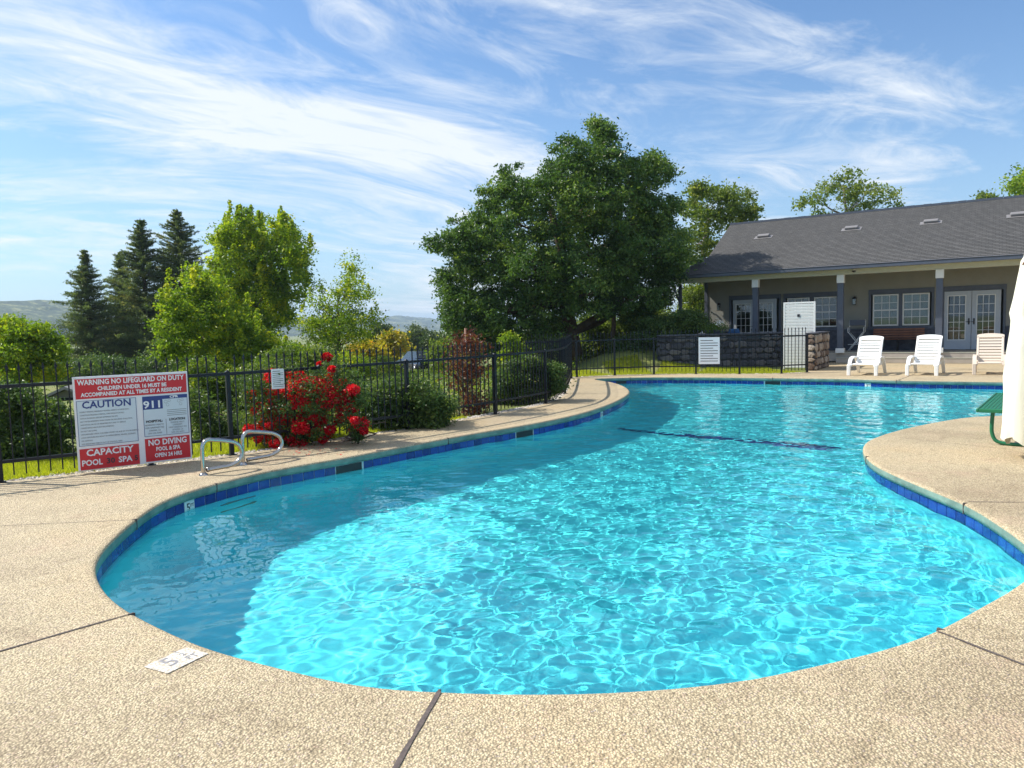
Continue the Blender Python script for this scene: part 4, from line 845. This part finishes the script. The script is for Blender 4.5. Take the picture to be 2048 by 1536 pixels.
for (kind,o,sub,mode),hl in zip(groups,holes_):
    u0,u1,z0,z1=hl; t=.13
    tr=MB()
    for a,b,c_,d in ((u0,u0+t*.6,z0,z1-.11),(u1-t*.6,u1,z0,z1-.11),(u0-.01,u1+.01,z1-.11,z1+.06)): tr.box(a-U0,b-U0,-.035,.10,c_,d)
    if kind=='W': tr.box(u0-.02-U0,u1+.02-U0,-.05,.10,z0-.05,z0+.04)
    tr.build('window_trim' if kind=='W' else 'door_trim',M['trim'],house)
    if kind=='W':
        rs=[rect(*s) for s in sub]
        hb('mullion',rs[0][1]+.005,rs[1][0]-.005,VW-.02,VW+.1,z0+.04,z1-.11,M['trim'])
        for (a,b,c_,d) in rs:
            d2=ZH-.13; c2=ZS+.02
            glazed(house,a,b,c2,d2,3,4,VW+.03,M['white'])
        if mode=='curtain':
            for (a,b,c_,d) in rs:
                mb=MB(); n_=70; V=[];Fq=[]
                for i in range(n_+1):
                    x=a+(b-a)*i/n_; y=VW+.17+.02*math.sin(i*1.25)+.008*math.sin(i*3.1); V+=[(x-U0,y-VW,ZS),(x-U0,y-VW,ZH-.35 if False else ZH-.12)]
                for i in range(n_): Fq.append((2*i,2*i+2,2*i+3,2*i+1))
                mb.add(V,Fq,True); mb.build('curtain',M['curtain'],house)
    else:
        for s in sub:
            a,b=hp(s[0],650,VW)[0],hp(s[1],650,VW)[0]; ga,gb=hp(s[4],640,VW)[0],hp(s[5],640,VW)[0]; g0=hp((s[4]+s[5])/2,s[7],VW)[1]; g1=hp((s[4]+s[5])/2,s[6],VW)[1]
            zb,ztp=PF+.02,ZH-.12
            mb=MB()
            for q in ((a,ga,zb,ztp),(gb,b,zb,ztp),(ga,gb,zb,g0),(ga,gb,g1,ztp)): mb.box(q[0]-U0,q[1]-U0,.0,.045,q[2],q[3])
            d=mb.build('door',M['doorp'],house)
            glazed(d,ga-.01,gb+.01,g0-.01,g1+.01,3,5,VW+.022,M['white'],.03)
            side=b-.07 if s is sub[0] else a+.07
            MB().bbox(side-U0-.025,side-U0+.025,-.02,.0,PF+.9,PF+1.12,.005).tube([(side-U0,-.02,PF+1.0),(side-U0,-.06,PF+1.0),(side-U0-.1,-.065,PF+1.0)],.009,6).build('handle',M['dark'],d)
# porch floor with two steps
us0=hp(1672,708,VP-.3)[0]
hb('porch_floor',us0-3.5,UR,VP-.02,VW,PF-.3,PF,M['concrete'],c=.01); hb('porch_floor',UL-1.5,us0-3.5,VP+.4,VW,PF-.3,PF-.002,M['concrete'])
st1=hb('step',us0,UR,VP-.36,VP-.02,.0,PF/2,M['concrete'],c=.01); hb('nosing',us0,UR,VP-.37,VP-.30,PF/2+.001,PF/2+.02,M['beam'],st1); hb('nosing',us0,UR,VP-.03,VP+.05,PF+.001,PF+.02,M['beam'],st1)
# columns, beam, ceiling, gutter
ZB=float(np.mean([hp(1560,557,VP)[1],hp(2000,532,VP)[1]])); ZG=3.27; print('beam z',ZB)
hb('beam',hp(1361,565,VP)[0]-.12,UR,VP-.09,VP+.09,ZB,ZG+.12,M['beam'],c=.006)
hb('porch_ceiling',hp(1361,565,VP)[0]-.1,UR,VP+.09,VW-.01,ZB+.12,ZB+.17,M['ceil'])
for i,(x,w_,ct) in enumerate([(1361,.12,0),(1511.5,.20,575),(1681,.20,566),(1878,.20,556.5),(2150,.2,545)]):
    u=hp(x,640,VP)[0]; zc=hp(x,ct,VP)[1] if ct else ZB-.02; base=PF if x>1600 else 0.0
    c_=hb('column',u-w_/2,u+w_/2,VP-w_/2,VP+w_/2,base,zc,M['trim'],c=.006)
    if ct: hb('capital',u-w_/2-.02,u+w_/2+.02,VP-w_/2-.02,VP+w_/2+.02,zc,ZB,M['white'],c_,c=.006)
    if x>1600: hb('plinth',u-w_/2-.04,u+w_/2+.04,VP-w_/2-.04,VP+w_/2+.04,PF+.0,PF+.17,M['white'],c_,c=.01)
    if not ct:
        MB().tube([(u-U0-.03,VP-VW,ZB-.75),(u-U0-.14,VP-VW,ZB-.45),(u-U0-.32,VP-VW,ZB-.05)],.035,6).build('brace',M['trim'],c_)
utip=hp(1347,553,VE)[0]
hb('gutter',utip,UR,VE-.11,VE,ZG,ZG+.15,M['trim'],c=.012)
hb('soffit',utip+.02,UR,VE,VP-.09,ZG+.02,ZG+.05,M['beam'])
# roof of stepped shingle courses
ZE=ZG+.17; ZR=hp(1740,422.5,VR)[1]; slope=(ZR-ZE)/(VR-VE); print('ridge z',ZR,'slope',slope)
url=hp(1461,449,VR)[0]
def onroof(px,py):
    r=ray(px,py); rv=r.x*ev.x+r.y*ev.y; ru=r.x*eu.x+r.y*eu.y   # solve z=ZE+slope*(v-VE)
    t=(ZE-CAMH-slope*VE)/(r.z-slope*rv); return ru*t,rv*t
ub,vb=onroof(1417,514); print('roof break',ub,vb,'tip',utip,'ridge left',url)
vb=min(max(vb,VE+.6),VR-1)
def ul(v): return float(np.interp(v,[VE,vb,VR],[utip,ub,url]))
nc=46; mb=MB(); sl=[]
for k in range(nc):
    v0=VE-.12+(VR-VE+.12)*k/nc; v1=VE-.12+(VR-VE+.12)*(k+1)/nc; z0=ZE+slope*(v0-VE); z1=ZE+slope*(v1-VE)
    a0_,a1_=ul(v0),ul(v1); V=[(a0_-U0,v0-VW,z0+.014),(UR-U0,v0-VW,z0+.014),(UR-U0,v1-VW,z1+.0),(a1_-U0,v1-VW,z1+.0),(a0_-U0,v0-VW,z0-.004),(UR-U0,v0-VW,z0-.004)]
    mb.add(V,[(0,1,2,3),(4,5,1,0)])
VB=VR+(VR-VE)
mb.add([(url-U0,VR-VW,ZR),(UR-U0,VR-VW,ZR),(UR-U0,VB-VW,ZE),(utip-U0,VB-VW,ZE)],[(0,1,2,3)])
mb.add([(utip-U0,VE-VW,ZE),(ub-U0,vb-VW,ZE+slope*(vb-VE)),(utip-U0,vb+2.5-VW,ZE)],[(0,1,2)])
mb.add([(ub-U0,vb-VW,ZE+slope*(vb-VE)-.02),(url-U0,VR-VW,ZR-.02),(ub-U0,VB-(vb-VE)-VW,ZE+slope*(vb-VE)-.02)],[(0,1,2)])
def roofmat():
    m=bpy.data.materials.new('asphalt_shingles'); m.use_nodes=True; t=m.node_tree; b=t.nodes['Principled BSDF']; tc=N(t,'ShaderNodeTexCoord'); mp=N(t,'ShaderNodeMapping'); t.links.new(tc.outputs['Object'],mp.inputs['Vector'])
    sx=N(t,'ShaderNodeSeparateXYZ'); t.links.new(mp.outputs[0],sx.inputs[0]); cb=N(t,'ShaderNodeCombineXYZ'); t.links.new(sx.outputs[0],cb.inputs[0])
    t.links.new(math_(t,'SUBTRACT',sx.outputs[1],VE-.12-VW),cb.inputs[1]); rowh=(VR-VE+.12)/nc
    br=N(t,'ShaderNodeTexBrick',Scale=1.0); br.inputs['Brick Width'].default_value=.19; br.inputs['Row Height'].default_value=rowh; br.inputs['Mortar Size'].default_value=.006; br.inputs['Color1'].default_value=(.080,.078,.077,1); br.inputs['Color2'].default_value=(.108,.105,.103,1); br.inputs['Mortar'].default_value=(.02,.02,.02,1); br.offset=.37; br.squash=1.0
    t.links.new(cb.outputs[0],br.inputs['Vector']); n=N(t,'ShaderNodeTexNoise',Scale=1.2,Detail=8.0); t.links.new(tc.outputs['Object'],n.inputs['Vector']); f=N(t,'ShaderNodeTexNoise',Scale=70.0,Detail=2.0); t.links.new(tc.outputs['Object'],f.inputs['Vector'])
    c=mixc(t,1.0,br.outputs['Color'],ramp(t,n.outputs['Fac'],[(.3,(.93,.93,.93)),(.7,(1.08,1.07,1.06))]),'MULTIPLY'); c=mixc(t,1.0,c,ramp(t,f.outputs['Fac'],[(.3,(.8,.8,.8)),(.7,(1.2,1.2,1.2))]),'MULTIPLY')
    t.links.new(c,b.inputs['Base Color']); b.inputs['Roughness'].default_value=.9; return m
roof=mb.build('roof',roofmat(),house)
rd=MB()
x=url
while x<UR:
    rd.box(x-U0,x+.29-U0,VR-.11-VW,VR+.11-VW,ZR-.03,ZR+.045+.008*((x*10)%2)); x+=.3
rd.build('ridge_cap',M['trim'],roof)
M['ventm']=pmat('vent_metal',(.20,.19,.19),.6)
for px,py in ((1527,475),(1703,459),(1862,446),(2037,432)):
    u,v=onroof(px,py); z=ZE+slope*(v-VE); Mx=Matrix.Translation((u-U0,v-VW,z))@Matrix.Rotation(math.atan(slope),4,'X')
    MB().box(-.36,.36,-.2,.2,.015,.022,Mx).bbox(-.24,.24,-.10,.15,.022,.12,.02,Mx).build('roof_vent',M['ventm'],roof)
# lanterns and camera
def lantern(px,py):
    u,z=hp(px,py,VW-.1); g=MB().bbox(u-U0-.05,u-U0+.05,-.17,-.07,z-.13,z+.08,.006).build('lantern',M['glass'],house)
    MB().bbox(u-U0-.05,u-U0+.05,-.035,-.002,z-.05,z+.17,.004).box(u-U0-.02,u-U0+.02,-.13,-.03,z+.12,z+.14).lathe([(.08,.08),(.07,.10),(.02,.17),(.0,.18)],10,(u-U0,-.12,z)).box(u-U0-.055,u-U0+.055,-.175,-.065,z-.15,z-.13).build('lantern_body',M['dark'],g)
    MB().lathe([(0,-.12),(.025,-.12),(.025,.02),(0,.03)],8,(u-U0,-.12,z)).build('bulb_tube',M['white'],g)
lantern(1709,602); lantern(1437,614)
u,z=hp(1708,541,VP-.12); cm=MB().lathe([(0,.05),(.06,.05),(.075,.02),(.075,0)],14,(u-U0,VP-.15-VW,z)).build('security_camera',M['white'],house); MB().lathe([(.068,0),(.06,-.035),(.03,-.06),(0,-.065)],12,(u-U0,VP-.15-VW,z)).build('camera_dome',M['dark'],cm)
# ---------------------------------------------------------------- stone walls
rs=random.Random(5)
def stone_mesh(seed,mi):
    r=random.Random(seed); bm=bmesh.new(); n=r.randint(5,7); ring=[]
    for k in range(n): a=6.283*k/n+r.uniform(-.25,.25); q=r.uniform(.48,.60); ring.append((q*math.cos(a)*1.0,q*math.sin(a)*.95))
    f=[bm.verts.new((x,0,z)) for x,z in ring]; g=[bm.verts.new((x*.93,-.7+r.uniform(-.15,.1),z*.93)) for x,z in ring]; h=[bm.verts.new((x*.6,-1+r.uniform(-.2,.2),z*.6)) for x,z in ring]; c0=bm.verts.new((0,-1.05,0))
    for A,B in ((f,g),(g,h)):
        for k in range(n): bm.faces.new((A[k],A[(k+1)%n],B[(k+1)%n],B[k]))
    for k in range(n): bm.faces.new((h[k],h[(k+1)%n],c0))
    bmesh.ops.recalc_face_normals(bm,faces=bm.faces); me=bpy.data.meshes.new('stone'); bm.to_mesh(me); bm.free(); me.materials.append(STM[mi]); return me
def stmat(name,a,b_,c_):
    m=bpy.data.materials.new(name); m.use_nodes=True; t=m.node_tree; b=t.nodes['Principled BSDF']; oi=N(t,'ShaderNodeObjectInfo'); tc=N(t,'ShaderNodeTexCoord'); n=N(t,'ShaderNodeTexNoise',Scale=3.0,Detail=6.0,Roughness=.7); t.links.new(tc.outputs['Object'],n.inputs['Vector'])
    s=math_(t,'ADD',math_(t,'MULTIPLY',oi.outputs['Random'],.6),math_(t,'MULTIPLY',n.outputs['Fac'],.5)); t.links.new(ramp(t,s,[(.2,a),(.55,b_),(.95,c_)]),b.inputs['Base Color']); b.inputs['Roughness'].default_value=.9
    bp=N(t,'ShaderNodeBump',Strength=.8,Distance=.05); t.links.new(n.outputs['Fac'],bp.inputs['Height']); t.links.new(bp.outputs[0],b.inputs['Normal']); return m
STM=[stmat('fieldstone',(.035,.037,.05),(.085,.085,.10),(.20,.18,.17)),stmat('fieldstone_tan',(.10,.06,.045),(.26,.19,.14),(.52,.44,.36))]  # first set: the long wall's blue black shade is put into the stone colour
SMESH=[[stone_mesh(i+10*k,k) for i in range(7)] for k in (0,1)]
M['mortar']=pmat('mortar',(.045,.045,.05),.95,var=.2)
def stone_face(root,L,H,place,mi,sz=.26):
    z=0
    while z<H-.02:
        h=min(rs.uniform(sz*.55,sz*1.2),H-z); 
        if H-z-h<.08: h=H-z
        x=0
        while x<L-.02:
            w=min(rs.uniform(sz*.5,sz*1.9),L-x)
            if L-x-w<.1: w=L-x
            o=link('stone',rs.choice(SMESH[mi]),root); o.matrix_local=place@Matrix.Translation((x+w/2,0,z+h/2))@Matrix.Diagonal((w*1.04,rs.uniform(.03,.06),h*1.04,1)); x+=w
        z+=h
A=at(1320,737.5); u_a=A.dot(eu); v_a=A.dot(ev)
r=ray(1569,700); LA=A.y*r.x/r.y-A.x; HW=1.10; print('stone wall length',LA)
sw=tag(empty('stone_wall',tuple(A),0),label='long shaded blue black stone wall behind the far fence',cat='stone wall')
MB().box(0,LA,0,.38,-.05,HW).build('core',M['mortar'],sw); MB().bbox(-.03,LA,-.07,.42,HW,HW+.06,.015).build('coping_slab',M['stonew'],sw)
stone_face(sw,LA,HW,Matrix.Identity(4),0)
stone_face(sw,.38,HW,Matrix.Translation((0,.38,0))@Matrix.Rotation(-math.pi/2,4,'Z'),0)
B=at(1629,741.5); Bb=at(1673,733); LB=(Bb-B).dot(ev); HBz=1.12
sb=tag(empty('stone_pillar_wall',tuple(B-eu*.24),-YAW),label='short rough fieldstone wall with sunlit end beside the porch steps',cat='stone wall')
MB().box(0,.24,0,LB,-.05,HBz).build('core',M['mortar'],sb); MB().bbox(-.03,.28,-.04,LB+.02,HBz,HBz+.05,.012).build('coping_slab',M['stonew'],sb)
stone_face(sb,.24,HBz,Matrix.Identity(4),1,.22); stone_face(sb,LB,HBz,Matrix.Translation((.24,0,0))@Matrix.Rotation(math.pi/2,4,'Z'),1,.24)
# louvred white panel between the walls
q=at(1567,737.5); vq=q.dot(ev); uq=q.dot(eu); u2,_=hp(1631,640,vq); hgt=hp(1600,604,vq)[1]
lp=tag(empty('louvred_panel',tuple(q),-YAW),label='tall white slatted gate panel standing between the two stone walls',cat='gate')
w_=u2-uq; print('panel',w_,hgt)
MB().bbox(0,.05,-.03,.03,0,hgt,.004).bbox(w_-.05,w_,-.03,.03,0,hgt,.004).bbox(.05,w_-.05,-.03,.03,hgt-.05,hgt,.004).bbox(.05,w_-.05,-.03,.03,.04,.09,.004).build('frame',M['white'],lp)
ns=20
slme=MB().bbox(.05,w_-.05,-.022,.018,0,(hgt-.15)/ns*.9,.006).mesh('slat',M['white'])
for i in range(ns): link('slat',slme,lp,(0,0,.095+(hgt-.15)*i/ns),(R(4),0,0))
MB().bbox(w_*.44,w_*.52,-.04,-.022,hgt*.78,hgt*.82,.004).build('latch',M['dark'],lp)
# things lying on the stone wall
A_Y=at(1320,737.5).y
def onwall(px,dz=0): 
    r=ray(px,668); t=(A_Y+.18)/r.y; return Vector((r.x*t,r.y*t,HW+.06+dz))
p=onwall(1434); pt=tag(empty('potted_plant',tuple(p)),label='low leafy plant with white flowers standing on the stone wall near the left lantern',cat='potted plant')
MB().lathe([(0,0),(.09,0),(.12,.12),(.13,.14),(.11,.14),(.10,.11),(0,.11)],14).build('pot',M['trim'],pt)
rg=np.random.default_rng(4); c0=rg.normal(0,1,(700,3))*np.array([.22,.12,.08])+np.array([-.05,0,.2]); link('leaves',leaves('leaves',c0,.06,M['mgreen'],rg,tint=.4+rg.normal(0,.15,700)),pt)
c0=rg.normal(0,1,(70,3))*np.array([.12,.06,.06])+np.array([.02,-.04,.36]); link('flower_cluster',leaves('flower_cluster',c0,.05,M['white'],rg,asp=.9),pt)
p=onwall(1468); cu_=tag(empty('folded_towel',tuple(p),-YAW+.2),label='folded blue cloth lying on the stone wall left of the white panel',cat='towel')
M['blue']=pmat('blue_cloth',(.03,.10,.24),.9,var=.3,vscale=12,bump=.5)
for k in range(3): MB().bbox(-.2+.02*k,.2-.015*k,-.12,.12,.05*k+.002,.05*k+.05,.02).build('fold',M['blue'],cu_)
p=onwall(1404); pp=tag(empty('shoe',tuple(p),.4),label='small pale sandal left on the stone wall beside the potted plant',cat='sandal')
MB().bbox(-.13,.13,-.045,.045,0,.03,.012).build('sole',M['concrete'],pp); MB().tube([(-.02,-.05,.02),(0,-.03,.06),(0.01,0,.075),(0,.03,.06),(-.02,.05,.02)],.012,6).build('strap',M['white'],pp)
# ---------------------------------------------------------------- porch furniture
u0,z=hp(1744,665,VW-.6); u1b,_=hp(1848,665,VW-.6); zt_=hp(1795,656,VW-.55)[1]
bn=tag(empty('wooden_bench',tuple(hw(u0,VW-.75,PF)),-YAW),label='brown slatted wooden bench on the porch under the curtained windows',cat='bench'); w_=u1b-u0; hb_=max(.75,zt_-PF); print('bench',w_,hb_)
bb_=MB().bbox(0,w_,-.012,.012,0,.075,.008).mesh('back_slat',M['wood'])
for k in range(4): link('back_slat',bb_,bn,(0,.42+.03*k,.47+(hb_-.47)*k/4),(R(-10),0,0))
ss_=MB().bbox(0,w_,-.045,.045,-.012,.012,.006).mesh('seat_slat',M['wood'])
for k in range(4): link('seat_slat',ss_,bn,(0,.05+.1*k,.43))
for x in (.06,w_/2,w_-.06):
    MB().tube([(x,0.02,0),(x,.02,.41),(x,.40,.41),(x,.55,hb_)],.018,6).build('leg',M['dark'],bn); MB().tube([(x,.42,.41),(x,.46,0)],.018,6).build('leg',M['dark'],bn)
u0,_=hp(1694,670,VW-.9); u1c,_=hp(1729,670,VW-.9); zt_=hp(1710,640,VW-.9)[1]-PF; w_=u1c-u0
dc=tag(empty('folding_chair',tuple(hw(u0,VW-.9,PF)),-YAW),label='tall folding director chair with white crossed legs and dark back on the porch',cat='chair'); print('dir chair',w_,zt_)
for s_ in (0,.38):
    for a,b in (((.02,s_,0),(w_-.04,s_,zt_*.62)),((w_-.02,s_,0),(.04,s_,zt_*.62))): MB().tube([a,b],.016,6).build('leg',M['white'],dc)
for x in (.03,w_-.03): MB().tube([(x,.0,zt_*.60),(x,0,zt_*.76),(x,.38,zt_*.76)],.015,6).tube([(x,.38,zt_*.6),(x,.40,zt_)],.015,6).build('arm',M['white'],dc)
MB().bbox(.03,w_-.03,.37,.40,zt_*.82,zt_*1.0,.006).build('backrest',M['trim'],dc); MB().bbox(.03,w_-.03,.0,.38,zt_*.60,zt_*.62,.006).build('seat',M['trim'],dc); MB().tube([(.03,0,zt_*.22),(w_-.03,0,zt_*.22)],.012,6).build('footrest',M['white'],dc)
# ---------------------------------------------------------------- poolside loungers
def lounge_meshes():
    D={}
    def side(s):
        mb=MB(); path=[(0,.0),(.05,.16),(.12,.30),(.24,.43),(.42,.475),(.70,.485),(.92,.45),(1.05,.34),(1.2,.15),(1.32,0)]; cu=catmull(path,5,False); n=len(cu); V=[];Fq=[]
        for i,(y,z) in enumerate(cu):
            w=.036+.012*math.sin(math.pi*i/(n-1)); a=cu[max(i-1,0)]; b=cu[min(i+1,n-1)]; t=(b-a)/np.linalg.norm(b-a); nn=np.array([-t[1],t[0]])*.021
            for sx,sn_ in ((-w,-1),(w,-1),(w,1),(-w,1)): V.append((s*.345+sx,y+nn[0]*sn_,z+nn[1]*sn_))
        for i in range(n-1):
            for k in range(4): k2=(k+1)%4; Fq.append((4*i+k,4*i+k2,4*i+4+k2,4*i+4+k))
        Fq+=[(3,2,1,0),(4*n-4,4*n-3,4*n-2,4*n-1)]; mb.add(V,Fq); mb.bbox(s*.345-.045,s*.345+.045,-.02,.05,0,.30,.012); return mb.mesh('arm_frame',M['resin'])
    D['arm_frame']=[side(-1),side(1)]
    D['side_rail']=[MB().bbox(s*.29-.022,s*.29+.022,.02,1.2,.245,.31,.012).mesh('side_rail',M['resin']) for s in (-1,1)]
    D['seat_slat']=[MB().bbox(-.268,.268,.03+.095*k,.11+.095*k,.295+.01*math.sin(k),.318+.01*math.sin(k),.008).mesh('seat_slat',M['resin']) for k in range(8)]
    return D
LM=lounge_meshes()
def lounger(px,py,rz,label):
    a=at(px,py); o=tag(empty('pool_lounger',tuple(a),rz),label=label,cat='lounger',group='white slatted loungers along the far pool edge')
    for k,ms in LM.items():
        for me_ in ms: link(k,me_,o)
    bk=empty('backrest',(0,.78,.30)); bk.parent=o; bk.rotation_euler=(R(-32),0,0)
    H=.86
    fr=MB()
    for s in (-1,1): fr.bbox(s*.285-.03,s*.285+.03,-.022,.022,0,H-.06,.012)
    # arched head rail
    V=[];Fq=[];n=14
    for i in range(n+1):
        x=-.315+.63*i/n; top=H+.03*math.cos((i/n-.5)*math.pi)-.02*(abs(i/n-.5)*2)**6; V+=[(x,-.022,H-.10),(x,-.022,top),(x,.022,top),(x,.022,H-.10)]
    for i in range(n):
        for k in range(4): k2=(k+1)%4; Fq.append((4*i+k,4*i+4+k,4*i+4+k2,4*i+k2))
    Fq+=[(0,1,2,3),(4*n+3,4*n+2,4*n+1,4*n)]; fr.add(V,Fq); fr.build('back_frame',M['resin'],bk)
    sm_=BSL
    for k in range(8): link('back_slat',sm_,bk,(0,0,.03+(H-.14)*k/8))
    for s in (-1,1): MB().tube([(s*.25,1.02,.62),(s*.27,1.16,.27)],.014,6).build('prop',M['resin'],o)
    return o
BSL=MB().bbox(-.262,.262,-.012,.014,0,.070,.008).mesh('back_slat',M['resin'])
lounger(1724,751.5,-.64,'white slatted lounger nearest the stone wall, first of the row'); lounger(1843,751.5,-.66,'bright white slatted lounger in the middle of the row in front of the porch steps'); L3=lounger(1979,750,-.58,'cream tinted lounger turned straight to the pool, beside the umbrella')
M['resin_shaded']=pmat('shaded_resin',(.66,.56,.46),.45,var=.05,vscale=4)  # white resin of the third lounger with its shade put into the colour
def retint(o,m):
    for ch in o.children:
        if ch.type=='MESH': ch.material_slots[0].link='OBJECT'; ch.material_slots[0].material=m
        retint(ch,m)
bpy.context.view_layer.update(); retint(L3,M['resin_shaded'])
# ---------------------------------------------------------------- closed umbrella and green bench
UC=atd(2114,700,8.0); uc=tag(empty('closed_umbrella',(UC.x,8.0,0)),label='closed cream canvas umbrella hanging in folds at the right edge',cat='umbrella')
prof=[(.20,.43),(.5,.425),(.9,.41),(1.2,.395),(1.46,.365),(1.52,.36),(1.6,.37),(2.0,.325),(2.17,.30),(2.22,.275),(2.35,.26),(2.6,.20),(2.85,.12),(3.0,.05),(3.05,.02)]
V=[];Fq=[];n=160
for i,(z,r_) in enumerate(prof):
    for k in range(n):
        a=2*math.pi*k/n; f=.95+.17*abs(math.cos(4*a+.3))**.7+.05*math.cos(17*a+z*1.9)+.03*math.cos(29*a+z*4)+.02*math.sin(z*9+a*5); rr_=r_*f*(1 if z>.4 else 1); V.append((rr_*math.cos(a),rr_*math.sin(a),z+(.05*math.cos(8*a) if i==0 else 0)))
for i in range(len(prof)-1):
    for k in range(n): k2=(k+1)%n; Fq.append((i*n+k,i*n+k2,(i+1)*n+k2,(i+1)*n+k))
MB().add(V,Fq,True).build('canopy',M['cream'],uc)
MB().lathe([(.37,1.46),(.385,1.46),(.38,1.52),(.365,1.52)],40).build('tie_strap',M['cream'],uc)
MB().tube([(0,0,0),(0,0,3.12)],.024,12).lathe([(.0,3.10),(.035,3.12),(.03,3.17),(0,3.20)],12).build('pole',M['wood'],uc); MB().lathe([(0,.0),(.2,.0),(.2,.05),(.08,.08),(.04,.25),(.026,.25)],24).build('base',M['dark'],uc)
for k in range(8):
    a=2*math.pi*(k+.5)/8+.04; MB().tube([(.02*math.cos(a),.02*math.sin(a),2.9),(.29*math.cos(a),.29*math.sin(a),2.2),(.335*math.cos(a),.335*math.sin(a),2.12)],.012,6).build('rib',M['wood'],uc)
A=at(1952,818,.45); Bq=at(1990,786,.45); dB=Vector((Bq.x-A.x,Bq.y-A.y,0)); L_=dB.length; an=math.atan2(dB.y,dB.x)
gb=tag(empty('green_bench',(A.x,A.y,0),an-math.pi/2),label='green coated metal picnic bench beside the closed umbrella',cat='bench'); print('green bench',L_)
# local y runs along the bench, local x to the right
MB().bbox(0,.03,0,L_,.41,.455,.008).bbox(.27,.30,0,L_,.41,.455,.008).bbox(.03,.27,0,.03,.41,.455,.006).bbox(.03,.27,L_-.03,L_,.41,.455,.006).build('seat_rim',M['green'],gb)
sl_=MB().bbox(0,.034,.03,L_-.03,-.006,.006,.003).mesh('seat_slat',M['green'])
for k in range(6): link('seat_slat',sl_,gb,(.034+.0395*k,0,.443))
for y in (.18,L_-.2):
    MB().tube(catmull3([(.16,y,.42),(.15,y,.25),(.155,y,.14),(.20,y,.05),(.32,y,.022),(.62,y,.018),(.95,y,.018)],5),.022,10).build('leg',M['green'],gb)
# ---------------------------------------------------------------- neighbours down the slope
def small_house(px,Y,w,dp,h,rot,wall,label,seed):
    q=atd(px,700,Y); zb=hz(q.x,Y); o=tag(empty('house',(q.x,Y,zb-.1),rot),label=label,cat='house')
    wl=MB().box(-w/2,w/2,0,dp,0,h); wl.add([(-w/2,0,h),(w/2,0,h),(0,0,h+w*.22)],[(0,1,2)]); wl.add([(-w/2,dp,h),(w/2,dp,h),(0,dp,h+w*.22)],[(2,1,0)]); wl.build('wall',wall,o)
    r=MB()
    for s in (-1,1):
        r.add([(s*(w/2+.4),-.4,h-.15),(0,-.4,h+w*.22+.03),(0,dp+.4,h+w*.22+.03),(s*(w/2+.4),dp+.4,h-.15),(s*(w/2+.4),-.4,h-.03),(0,-.4,h+w*.22+.15),(0,dp+.4,h+w*.22+.15),(s*(w/2+.4),dp+.4,h-.03)],[(0,1,2,3),(4,5,6,7),(0,1,5,4),(1,2,6,5),(2,3,7,6),(3,0,4,7)])
    r.build('roof',M['roofg'],o)
    for x in (-w*.25,w*.22):
        f=MB().box(x-.6,x+.6,-.06,0,h*.35,h*.8).build('window',M['white'],o); MB().box(x-.52,x+.52,-.075,-.055,h*.38,h*.77).build('pane',M['glassd'],f)
    return o
M['roofg']=pmat('grey_roof',(.22,.22,.23),.9,var=.2); M['glassd']=pmat('dark_glass',(.03,.04,.05),.08)
small_house(803,58,1.3,1.6,.35,-.5,M['white'],'small white gabled shed glimpsed through the near fence beyond the slope',1)
small_house(128,31,1.2,5,.3,.3,M['wall'],'pale grey outbuilding glimpsed through the fence left of the rules sign',2)
q=atd(838,730,50); zc=hz(q.x,50); car=tag(empty('parked_car',(q.x,50,zc),R(-60)),label='dark blue parked car seen small through the fence pickets',cat='car')
M['carp']=pmat('car_paint',(.02,.03,.07),.15)
sec=[(-2.1,.35,.6),(-2.05,.5,.72),(-1.3,.3,.88),(-.7,.28,1.0),(.0,.28,1.02),(1.0,.28,1.0),(1.7,.3,.95),(2.1,.4,.8),(2.15,.45,.6)]
V=[];Fq=[]
for x,z0_,z1_ in sec: V+=[(x,-.8,z0_),(x,-.88,(z0_+z1_)/2),(x,-.8,z1_),(x,.8,z1_),(x,.88,(z0_+z1_)/2),(x,.8,z0_)]
for i in range(len(sec)-1):
    for k in range(6): k2=(k+1)%6; Fq.append((6*i+k,6*i+k2,6*i+6+k2,6*i+6+k))
Fq+=[tuple(range(6)),tuple(range(6*len(sec)-1,6*len(sec)-7,-1))]
MB().add(V,Fq).build('body',M['carp'],car)
MB().add([(-1.1,-.76,.95),(1.5,-.76,1.0),(1.5,.76,1.0),(-1.1,.76,.95),(-.4,-.6,1.42),(1.0,-.6,1.44),(1.0,.6,1.44),(-.4,.6,1.42)],[(4,5,6,7),(0,1,5,4),(1,2,6,5),(2,3,7,6),(3,0,4,7)]).build('cabin',M['glassd'],car)
for x in (-1.35,1.35):
    for y in (-.82,.82):
        w_o=MB().lathe([(0,-.1),(.3,-.1),(.32,-.06),(.32,.06),(.3,.1),(0,.1)],16).build('wheel',M['dark'],car,loc=(x,y,.32),rot=(R(90),0,0)); MB().lathe([(0,-.11),(.17,-.105),(.17,.105),(0,.11)],10).build('rim',M['steel'],w_o)
for y in (-.6,.6): MB().lathe([(0,0),(.09,.0),(.08,.03),(0,.04)],10).build('headlight',M['white'],car,loc=(-2.08,y,.66),rot=(0,R(-90),0))
print('done',len(bpy.data.objects))
